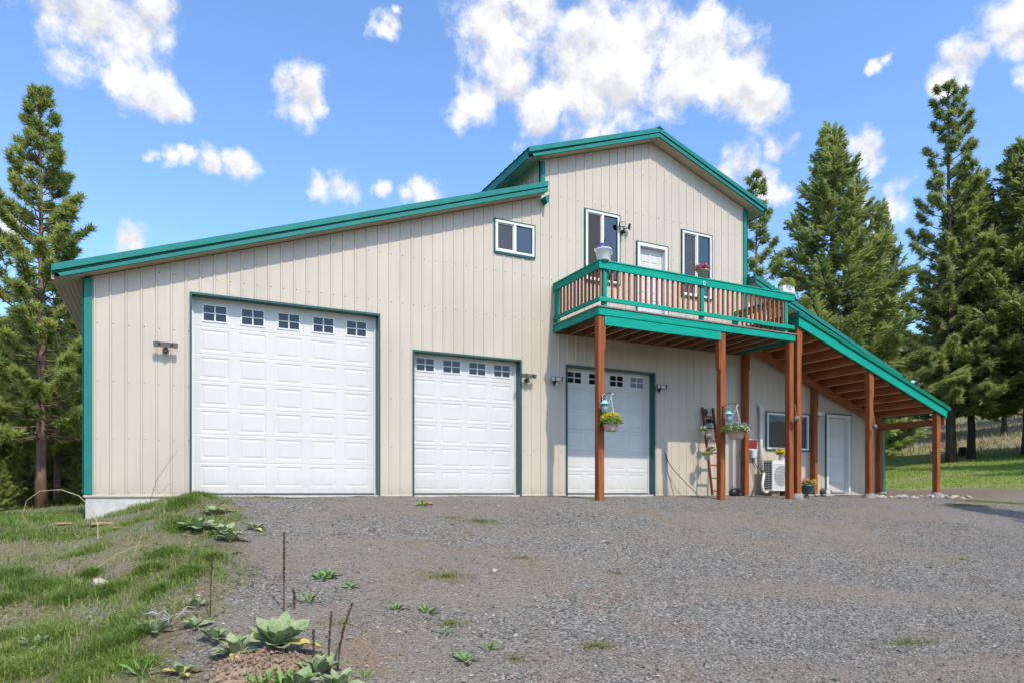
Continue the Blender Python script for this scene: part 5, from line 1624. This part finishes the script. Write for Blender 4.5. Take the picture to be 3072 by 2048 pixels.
# pine straw scattered on bank and gravel
def straw():
    rng = np.random.default_rng(25)
    n = 42000
    X = -2 + 11*rng.uniform(0,1,n)**1.4; Y = rng.uniform(-10.2, -1, n)
    f = fbm(X*1.2+3, Y*1.2, 101)
    ok = rng.uniform(size=n) < sst(.42,.62,f)*(.22+.78*sst(2.6,1.4,X))*.9
    X, Y = X[ok], Y[ok]; n = len(X)
    Z = ground_z(X, Y) + rng.uniform(.006,.022,n)
    a = rng.normal(.3, .9, n); L = rng.uniform(.05,.10,n)
    d = np.stack([np.cos(a), np.sin(a), rng.normal(0,.08,n)], -1)*L[:,None]
    s = np.stack([-np.sin(a), np.cos(a), np.zeros(n)], -1)*.0014
    P = np.stack([X,Y,Z],-1)
    V = np.concatenate([np.stack([P-d-s, P-d+s, P+d+s],1), np.stack([P-d-s, P+d+s, P+d-s],1)])
    t = rng.uniform(0,1,n)
    tag(link('pine_straw', tri_mesh('pine_straw', V, np.concatenate([t,t])), M['straw']), 'fallen brown pine needles scattered over bank and gravel', 'pine straw', None, 'stuff')
straw()

# ------------------------------------------------------------------ plants
def leaf_mesh(name, L, W, curl, tip=.9, mat=None, fold=.25, nseg=6, seed=0):
    rng = np.random.default_rng(seed)
    vs, fs = [], []
    for i in range(nseg+1):
        t = i/nseg
        w = W*math.sin(math.pi*min(1,(t*.86+.10)))**.8 * (1 if t < 1 else .15)
        e = curl*t
        x = L*(math.sin(e)/curl if abs(curl) > 1e-3 else t); z = L*((1-math.cos(e))/curl if abs(curl) > 1e-3 else 0)
        for j, q in enumerate((-1,-.5,0,.5,1)):
            vs.append((x + rng.normal()*.006*L, q*w/2, z + fold*abs(q)*w/2 + rng.normal()*.03*L*abs(q)))
    for i in range(nseg):
        for j in range(4):
            a = i*5+j
            fs.append((a, a+1, a+6, a+5))
    me = bpy.data.meshes.new(name); me.from_pydata(vs, [], fs)
    me.polygons.foreach_set('use_smooth', [True]*len(fs))
    me.materials.append(mat)
    return me
LV = [leaf_mesh('leaf', 1, .52, c, mat=M['mullein'], seed=i) for i, c in enumerate((-.35,-.6,.25,-.2))]
LVY = [leaf_mesh('leaf', 1, .40, -.9, mat=M['mullein_yellow'], seed=9)]
LG = [leaf_mesh('leaf', 1, .34, c, mat=M['weed'], seed=20+i) for i, c in enumerate((-.5,-.2,.3))]
LB = [leaf_mesh('leaf', 1, .14, c, mat=M['weed'], seed=30+i) for i, c in enumerate((-.7,-.3))]
def rosette(name, x, y, R, label, cat, group, n=13, up0=.25, up1=1.25, leaves=LV, yellow=0, seed=0, dz=0.0, tilt=0.0):
    rng = random.Random(seed)
    z = float(ground_z(x, y)) + dz
    t = thing(name, (x,y,z), label, cat, group)
    for k in range(n):
        f = k/(n-1)
        az = k*2.39996 + rng.uniform(-.3,.3)
        el = up0 + (up1-up0)*f**.9 + rng.uniform(-.12,.12)
        ln = R*(1.05 - .5*f)*rng.uniform(.85,1.1)
        me = rng.choice(LVY) if k < yellow else rng.choice(leaves)
        o = bpy.data.objects.new('leaf', me); COL.objects.link(o); o.parent = t
        o.location = (math.cos(az)*.02, math.sin(az)*.02, .01 + .02*f)
        o.rotation_euler = (rng.uniform(-.25,.25), -el, az)
        o.scale = (ln, ln*rng.uniform(.9,1.2), ln)
    t.rotation_euler = (tilt, 0, 0)
    return t
GM = 'woolly mullein rosettes on the bank'
rosette('mullein_plant', 1.80, -7.72, .31, 'largest woolly mullein rosette on the bare dirt mound', 'plant', GM, 24, .38, 1.4, yellow=2, seed=1, dz=.06, tilt=.3)
rosette('mullein_plant', 1.50, -7.72, .22, 'mullein rosette just left of the largest one', 'plant', GM, 14, .2, 1.2, yellow=3, seed=2, dz=.03)
rosette('mullein_plant', 1.37, -7.34, .16, 'small crinkled mullein left behind the largest one', 'plant', GM, 14, .3, 1.3, yellow=2, seed=3)
rosette('mullein_plant', .95, -6.93, .17, 'mullein beside the pale dead weeds', 'plant', GM, 9, .3, 1.1, seed=4)
rosette('mullein_plant', 1.24, -7.02, .13, 'small mullein under the short dead stalk', 'plant', GM, 10, .4, 1.2, seed=5)
rosette('mullein_plant', 1.13, -7.80, .15, 'yellowing little mullein at the lower left of the mound', 'plant', GM, 10, .25, 1.1, yellow=5, seed=6)
rosette('mullein_plant', 1.26, -6.58, .13, 'upright two-leaved mullein behind the dead weeds', 'plant', GM, 6, .8, 1.3, seed=7)
rosette('mullein_plant', 2.05, -8.12, .20, 'mullein under the three brown stalks at the bottom edge', 'plant', GM, 11, .5, 1.3, seed=8)
rosette('mullein_plant', 1.87, -8.33, .19, 'pale mullein cut by the bottom edge of the picture', 'plant', GM, 12, .5, 1.35, seed=9)
rosette('mullein_plant', 2.13, -8.42, .20, 'rightmost mullein at the bottom edge', 'plant', GM, 11, .35, 1.2, seed=10)
rosette('mullein_plant', 1.67, -2.64, .23, 'mullein nearest the tall garage door', 'plant', GM, 12, .25, 1.1, seed=11)
rosette('mullein_plant', 1.41, -3.77, .30, 'broad mullein on the bank left of the pair', 'plant', GM, 13, .25, 1.1, seed=12)
rosette('mullein_plant', 1.68, -4.02, .22, 'upper mullein of the pair at the gravel edge', 'plant', GM, 11, .3, 1.1, seed=13)
rosette('mullein_plant', 1.73, -4.40, .22, 'lower mullein of the pair at the gravel edge', 'plant', GM, 11, .2, 1.1, seed=14)
rosette('mullein_plant', 2.09, -3.80, .20, 'yellowish mullein out on the gravel', 'plant', GM, 9, .15, .9, yellow=3, seed=15)
rosette('mullein_plant', .05, -6.35, .19, 'mullein at the far left of the grass', 'plant', GM, 9, .2, .9, seed=16)
GW = 'low green weeds in the gravel'
for i, (x, y, R_w, lab) in enumerate([
    (2.50,-5.98,.14,'flat weed in the gravel beside the tall brown stalk'), (2.60,-5.92,.12,'weed joined to the flat one by the tall stalk'), (2.73,-6.28,.10,'lone small weed right of the flat pair'),
    (3.28,-7.10,.13,'broad-leaved weed alone in the gravel centre'), (3.01,-6.98,.10,'smaller weed left of the broad-leaved one'), (3.19,-8.25,.12,'round-leaved weed near the bottom centre'),
    (3.25,-7.66,.07,'tiny sprout between the two broad-leaved weeds'), (4.92,-2.29,.16,'dark weed in front of the middle garage door'), (2.06,-3.66,.09,'small weed above the yellowish mullein')]):
    rosette('weed', x, y, R_w, lab, 'plant', GW, 8, .15, .9, LG, seed=40+i)
for i, (x, y, R_w, lab) in enumerate([(2.27,-6.60,.17,'bunch of upright green blades beside the broken stalk'), (1.62,-8.28,.22,'tall narrow leaves in front of the dirt mound'), (1.74,-8.36,.26,'spiky narrow leaves at the bottom edge'), (3.46,-8.10,.12,'upright narrow weed at the bottom centre'), (2.35,-8.30,.10,'dark green tuft right of the bottom mulleins'), (.86,-7.75,.18,'bright grass-like tuft at the bottom left of the mound')]):
    rosette('narrow_weed', x, y, R_w, lab, 'plant', 'narrow leaved weeds', 9, .7, 1.45, LB, seed=60+i)

# dead mullein stalks
def stalk(x, y, h, r, lab, lean=(0,0), lower=.35, seed=0):
    z = float(ground_z(x, y))
    rng = random.Random(seed)
    t = thing('dead_stalk', (x,y,z), lab, 'dead stalk', 'brown dead mullein stalks')
    pts = [(x+lean[0]*u*u*h, y+lean[1]*u*u*h, z-.02+u*h) for u in np.linspace(0,1,8)]
    MB().tube(pts, [r*.45]*7+[r*.3], 6).build('stem', M['stalk'], t)
    mb = MB(); n = int(h*(1-lower)*70)
    for k in range(n*4):
        u = lower + (1-lower)*rng.random()
        a = rng.uniform(0, 6.28); q = r*rng.uniform(.5,1.0)*(1 if u < .95 else .6)
        c = (x+lean[0]*u*u*h+math.cos(a)*q*.8, y+lean[1]*u*u*h+math.sin(a)*q*.8, z+u*h)
        s = r*.42
        mb.add([(c[0]-s,c[1],c[2]),(c[0]+s,c[1],c[2]),(c[0],c[1]+s,c[2]+s),(c[0],c[1]-s,c[2]+s*.5),(c[0],c[1],c[2]-s)], [(0,1,2),(0,3,1),(0,4,3),(1,3,4),(0,2,4),(2,1,4)])
    mb.build('seed_head', M['stalk'], t)
stalk(2.00,-6.76,.73,.014,'tallest upright brown stalk on the gravel', (.0,.0), .36, 1)
stalk(1.37,-6.87,.56,.013,'brown stalk standing among the dead weeds', (.03,0), .68, 2)
stalk(2.06,-7.85,.23,.014,'shortest of the brown stalks at lower centre', (.0,.0), .3, 3)
stalk(2.14,-8.02,.42,.013,'straight brown stalk in the lower trio', (.05,0), .25, 4)
stalk(2.20,-8.07,.50,.014,'leaning tall brown stalk in the lower trio', (.22,0), .3, 5)
stalk(2.10,-6.72,.20,.016,'broken brown stalk beside the upright green blades', (-.05,0), .2, 6)
# arching dry stems
def stem(pts, r, lab, mat='drystem'):
    o = MB().tube(pts, [r*(1-.6*i/(len(pts)-1)) for i in range(len(pts))], 5).build('dry_stem', M[mat], None)
    tag(o, lab, 'dry stem', 'arching dry stems on the bank')
g0 = float(ground_z(.28,-3.28))
arc = [(.28,-3.28,g0),(.27,-3.2,g0+.18),(.20,-3.1,g0+.38),(.05,-3.0,g0+.54),(-.15,-2.95,g0+.62),(-.38,-2.9,g0+.60),(-.52,-2.9,g0+.48),(-.56,-2.9,g0+.30),(-.50,-2.9,g0+.18)]
stem(arc, .0065, 'hoop-shaped pale dry stem left of the foundation')
g1 = float(ground_z(.55,-4.4))
stem([(.35,-4.6,g1-.02),(.55,-4.5,g1+.12),(.75,-4.4,g1+.20),(.92,-4.3,g1+.20),(1.02,-4.2,g1+.12)], .004, 'low arching dry stem in the middle of the bank')
stem([(.68,-4.1,g1-.05),(.73,-4.05,g1+.16),(.80,-4.0,g1+.34)], .004, 'short upright dry stem on the bank')
g2 = float(ground_z(1.0,-3.4))
stem([(1.02,-3.4,g2-.02),(1.02,-3.4,g2+.3),(1.04,-3.4,g2+.52)], .004, 'thin straight dry stem below the foundation')
stem([(.80,-1.0,-.2),(.92,-1.0,.25),(1.08,-1.0,.52),(1.22,-1.0,.74)], .005, 'thin dry stem rising in front of the left wall', 'darkstem')
stem([(.98,-1.0,.05),(1.08,-1.0,.18),(1.20,-1.0,.23)], .003, 'side twig in front of the left wall', 'darkstem')
# pale dead weeds
def dead_weed(x, y, lab, seed):
    rng = random.Random(seed); z = float(ground_z(x,y))
    t = thing('dead_weed', (x,y,z), lab, 'dead weed', 'pale dead weeds')
    for k in range(12):
        a = rng.uniform(0,6.28); l = rng.uniform(.10,.22)
        p = [(x,y,z), (x+math.cos(a)*l*.4, y+math.sin(a)*l*.4, z+l*.5), (x+math.cos(a+.4)*l*.8, y+math.sin(a+.4)*l*.8, z+l*.75), (x+math.cos(a+.2)*l*1.1, y+math.sin(a+.2)*l*1.1, z+l*.7)]
        MB().tube(p, [.003,.003,.0045,.002], 5).build('twig', M['rock_grey'], t)
dead_weed(1.05,-6.85,'grey curled dead weed among the mulleins',3)
# dirt mound under the big mullein
def mound():
    rng = np.random.default_rng(4); n = 26
    vs, fs = [], []
    for i in range(n+1):
        for j in range(n+1):
            u, v = i/n*2-1, j/n*2-1
            x = 1.66 + u*.38 + .0*v; y = -7.97 + v*.33
            b = max(0, 1-(u*u+v*v))**.8
            h = b*.12 + (fbm(np.array(x*9), np.array(y*9), 7)-.5)*.12*b + (fbm(np.array(x*30), np.array(y*30), 8)-.5)*.05*b - .02
            vs.append((x, y, float(ground_z(x,y)) + float(h)))
    for i in range(n):
        for j in range(n):
            a = i*(n+1)+j; fs.append((a, a+n+1, a+n+2, a+1))
    me = bpy.data.meshes.new('dirt_mound'); me.from_pydata(vs, [], fs)
    tag(link('dirt_mound', me, M['soil']), kind='structure')
mound()
def clods():
    rng = np.random.default_rng(14); n = 900
    a = rng.uniform(0, 6.283, n); q = rng.uniform(0, 1.1, n)**.6
    X = 1.66 + .42*q*np.cos(a); Y = -7.97 + .36*q*np.sin(a)
    u, v = (X-1.66)/.38, (Y+7.97)/.33
    b = np.maximum(0, 1-(u*u+v*v))**.8
    Z = ground_z(X, Y) + b*.12 + (fbm(X*9, Y*9, 7)-.5)*.12*b
    octa = np.array([[1,0,0],[-1,0,0],[0,1,0],[0,-1,0],[0,0,1],[0,0,-1]], float)
    fc = np.array([[0,2,4],[2,1,4],[1,3,4],[3,0,4],[2,0,5],[1,2,5],[3,1,5],[0,3,5]])
    r = rng.uniform(.004,.017,n)
    V = octa[None]*r[:,None,None]*rng.uniform(.6,1.3,(n,6,1)) + rng.normal(0,.2,(n,6,3))*r[:,None,None] + np.stack([X,Y,Z],-1)[:,None,:]
    tag(link('soil_clods', tri_mesh('soil_clods', V[:,fc].reshape(-1,3,3)), M['soil']), 'crumbled brown soil clods around the largest mullein', 'soil', None, 'stuff')
clods()
# moss and short grass patches out on the gravel
def moss():
    rng = np.random.default_rng(33); XX, YY = [], []
    for x, y, rx, ry, n in ((5.35,-3.69,.55,.22,900),(5.0,-3.35,.3,.1,250),(3.81,-6.16,.42,.22,700),(3.39,-7.41,.22,.12,350),(4.43,-8.28,.22,.14,420),(7.62,-9.0,.55,.14,600),(3.0,-1.2,1.4,.22,900),(4.3,-.45,.35,.12,600),(6.4,-.7,.8,.25,350),(9.2,-1.1,.9,.3,400),(2.6,-.6,.9,.3,900),(6.0,-6.4,.18,.1,160),(12.1,-6.9,.3,.1,120),(3.6,-8.3,.14,.1,200),(2.45,-7.2,.3,.2,220),(5.1,-5.6,.3,.1,160),(18.6,-3.25,1.3,.22,2200),(20.6,-3.0,1.6,.35,3200),(20.2,-2.5,1.0,.2,1200)):
        a = rng.uniform(0, 6.283, n); q = np.abs(rng.normal(0,.55,n)); t = .35
        dx, dy = rx*q*np.cos(a), ry*q*np.sin(a)
        XX.append(x + dx*math.cos(t) + dy*math.sin(t)); YY.append(y - dx*math.sin(t)*.6 + dy)
    X, Y = np.concatenate(XX), np.minimum(np.concatenate(YY), -.06); n = len(X)
    blades('moss_tufts', X, Y, rng.uniform(.012,.045,n), rng.uniform(.002,.005,n), np.clip(rng.normal(.55,.3,n),0,1), M['moss'], 'low yellow green moss and grass patches in the gravel', 'moss', 1.6, 34)
moss()

# stones edging the porch, scattered stones and wood scraps
def rock_mesh(seed):
    rng = np.random.default_rng(seed)
    bm = bmesh.new(); bmesh.ops.create_icosphere(bm, subdivisions=2, radius=1)
    k = rng.normal(size=(5,3)); k /= np.linalg.norm(k, axis=1, keepdims=True)
    for v in bm.verts:
        p = np.array(v.co)
        s = 1.0
        for q in k:
            d = p @ q
            if d > .55: s = min(s, .55/d + .0)
        v.co = v.co * s * (1+rng.normal()*.03)
    me = bpy.data.meshes.new('rock'); bm.to_mesh(me); bm.free()
    return me
RK = [rock_mesh(i) for i in range(5)]
for i, me in enumerate(RK): me.materials.append(M['rock'] if i % 2 else M['rock_grey'])
rr = random.Random(8)
def rock(x, y, s, lab, grp, flat=.55, dz=0):
    o = bpy.data.objects.new('rock', RK[rr.randrange(5)]); COL.objects.link(o)
    o.location = (x, y, float(ground_z(x,y)) + s*flat*.35 + dz)
    o.scale = (s*rr.uniform(.8,1.3), s*rr.uniform(.7,1.1), s*flat*rr.uniform(.8,1.2)); o.rotation_euler = (rr.uniform(-.2,.2), rr.uniform(-.2,.2), rr.uniform(0,6))
    tag(o, lab, 'rock', grp)
for k in range(46):
    u = rr.random()
    x = 17.2 + u*3.9; y = -1.55 + rr.uniform(-.22,.25) - .1*u
    rock(x, y, rr.uniform(.05,.13), 'tan field stone in the row edging the outer porch', 'field stones edging the porch')
for k in range(12):
    rock(15.45 + k*.105 + rr.uniform(-.03,.03), -1.05 + rr.uniform(-.2,.15), rr.uniform(.04,.10), 'tan stone in the short row by the porch flower pot', 'stones by the porch flower pot', dz=.01)
for x, y, s, lab in ((20.2,-1.9,.17,'biggest stone at the foot of the outermost porch post'),(20.55,-1.95,.10,'stone just right of the outermost post pier'),(19.5,-.35,.16,'rounded grey stone at the wing corner'),(4.45,-6.1,.05,'pale stone alone in the gravel middle'),(6.66,-5.1,.045,'pinkish stone far out in the gravel'),(.42,-5.15,.09,'pale grey rock in the bank grass'),(.22,-4.9,.07,'second pale rock in the bank grass')):
    rock(x, y, s, lab, None)
for i, (x, y, l, a, lab) in enumerate([(.25,-2.0,.30,.1,'split reddish wood slab below the foundation'),(-.25,-1.6,.22,.3,'wood scrap at the left of the foundation'),(.50,-2.9,.18,.6,'pale split wood piece on the bank'),(5.05,-2.05,.28,.05,'flat pale wood scrap before the middle garage door'),(1.75,-5.05,.14,.7,'dark bark piece at the gravel edge')]):
    z = float(ground_z(x,y))
    mb = MB(); h = l*.12
    mb.add([(-l/2,-h*1.4,0),(l/2,-h,0),(l/2*.9,h,0),(-l/2*.95,h*1.3,0),(-l/2*.9,-h,h),(l/2*.8,-h*.6,h*.7),(l/2*.7,h*.7,h*.9),(-l/2*.8,h,h*1.1)], [(0,3,2,1),(4,5,6,7),(0,1,5,4),(1,2,6,5),(2,3,7,6),(3,0,4,7)])
    o = mb.build('wood_scrap', M['woodchip'] if i != 4 else M['stump'], None, bevel=.004)
    o.location = (x,y,z+.005); o.rotation_euler = (0,0,a)
    tag(o, lab, 'wood scrap')
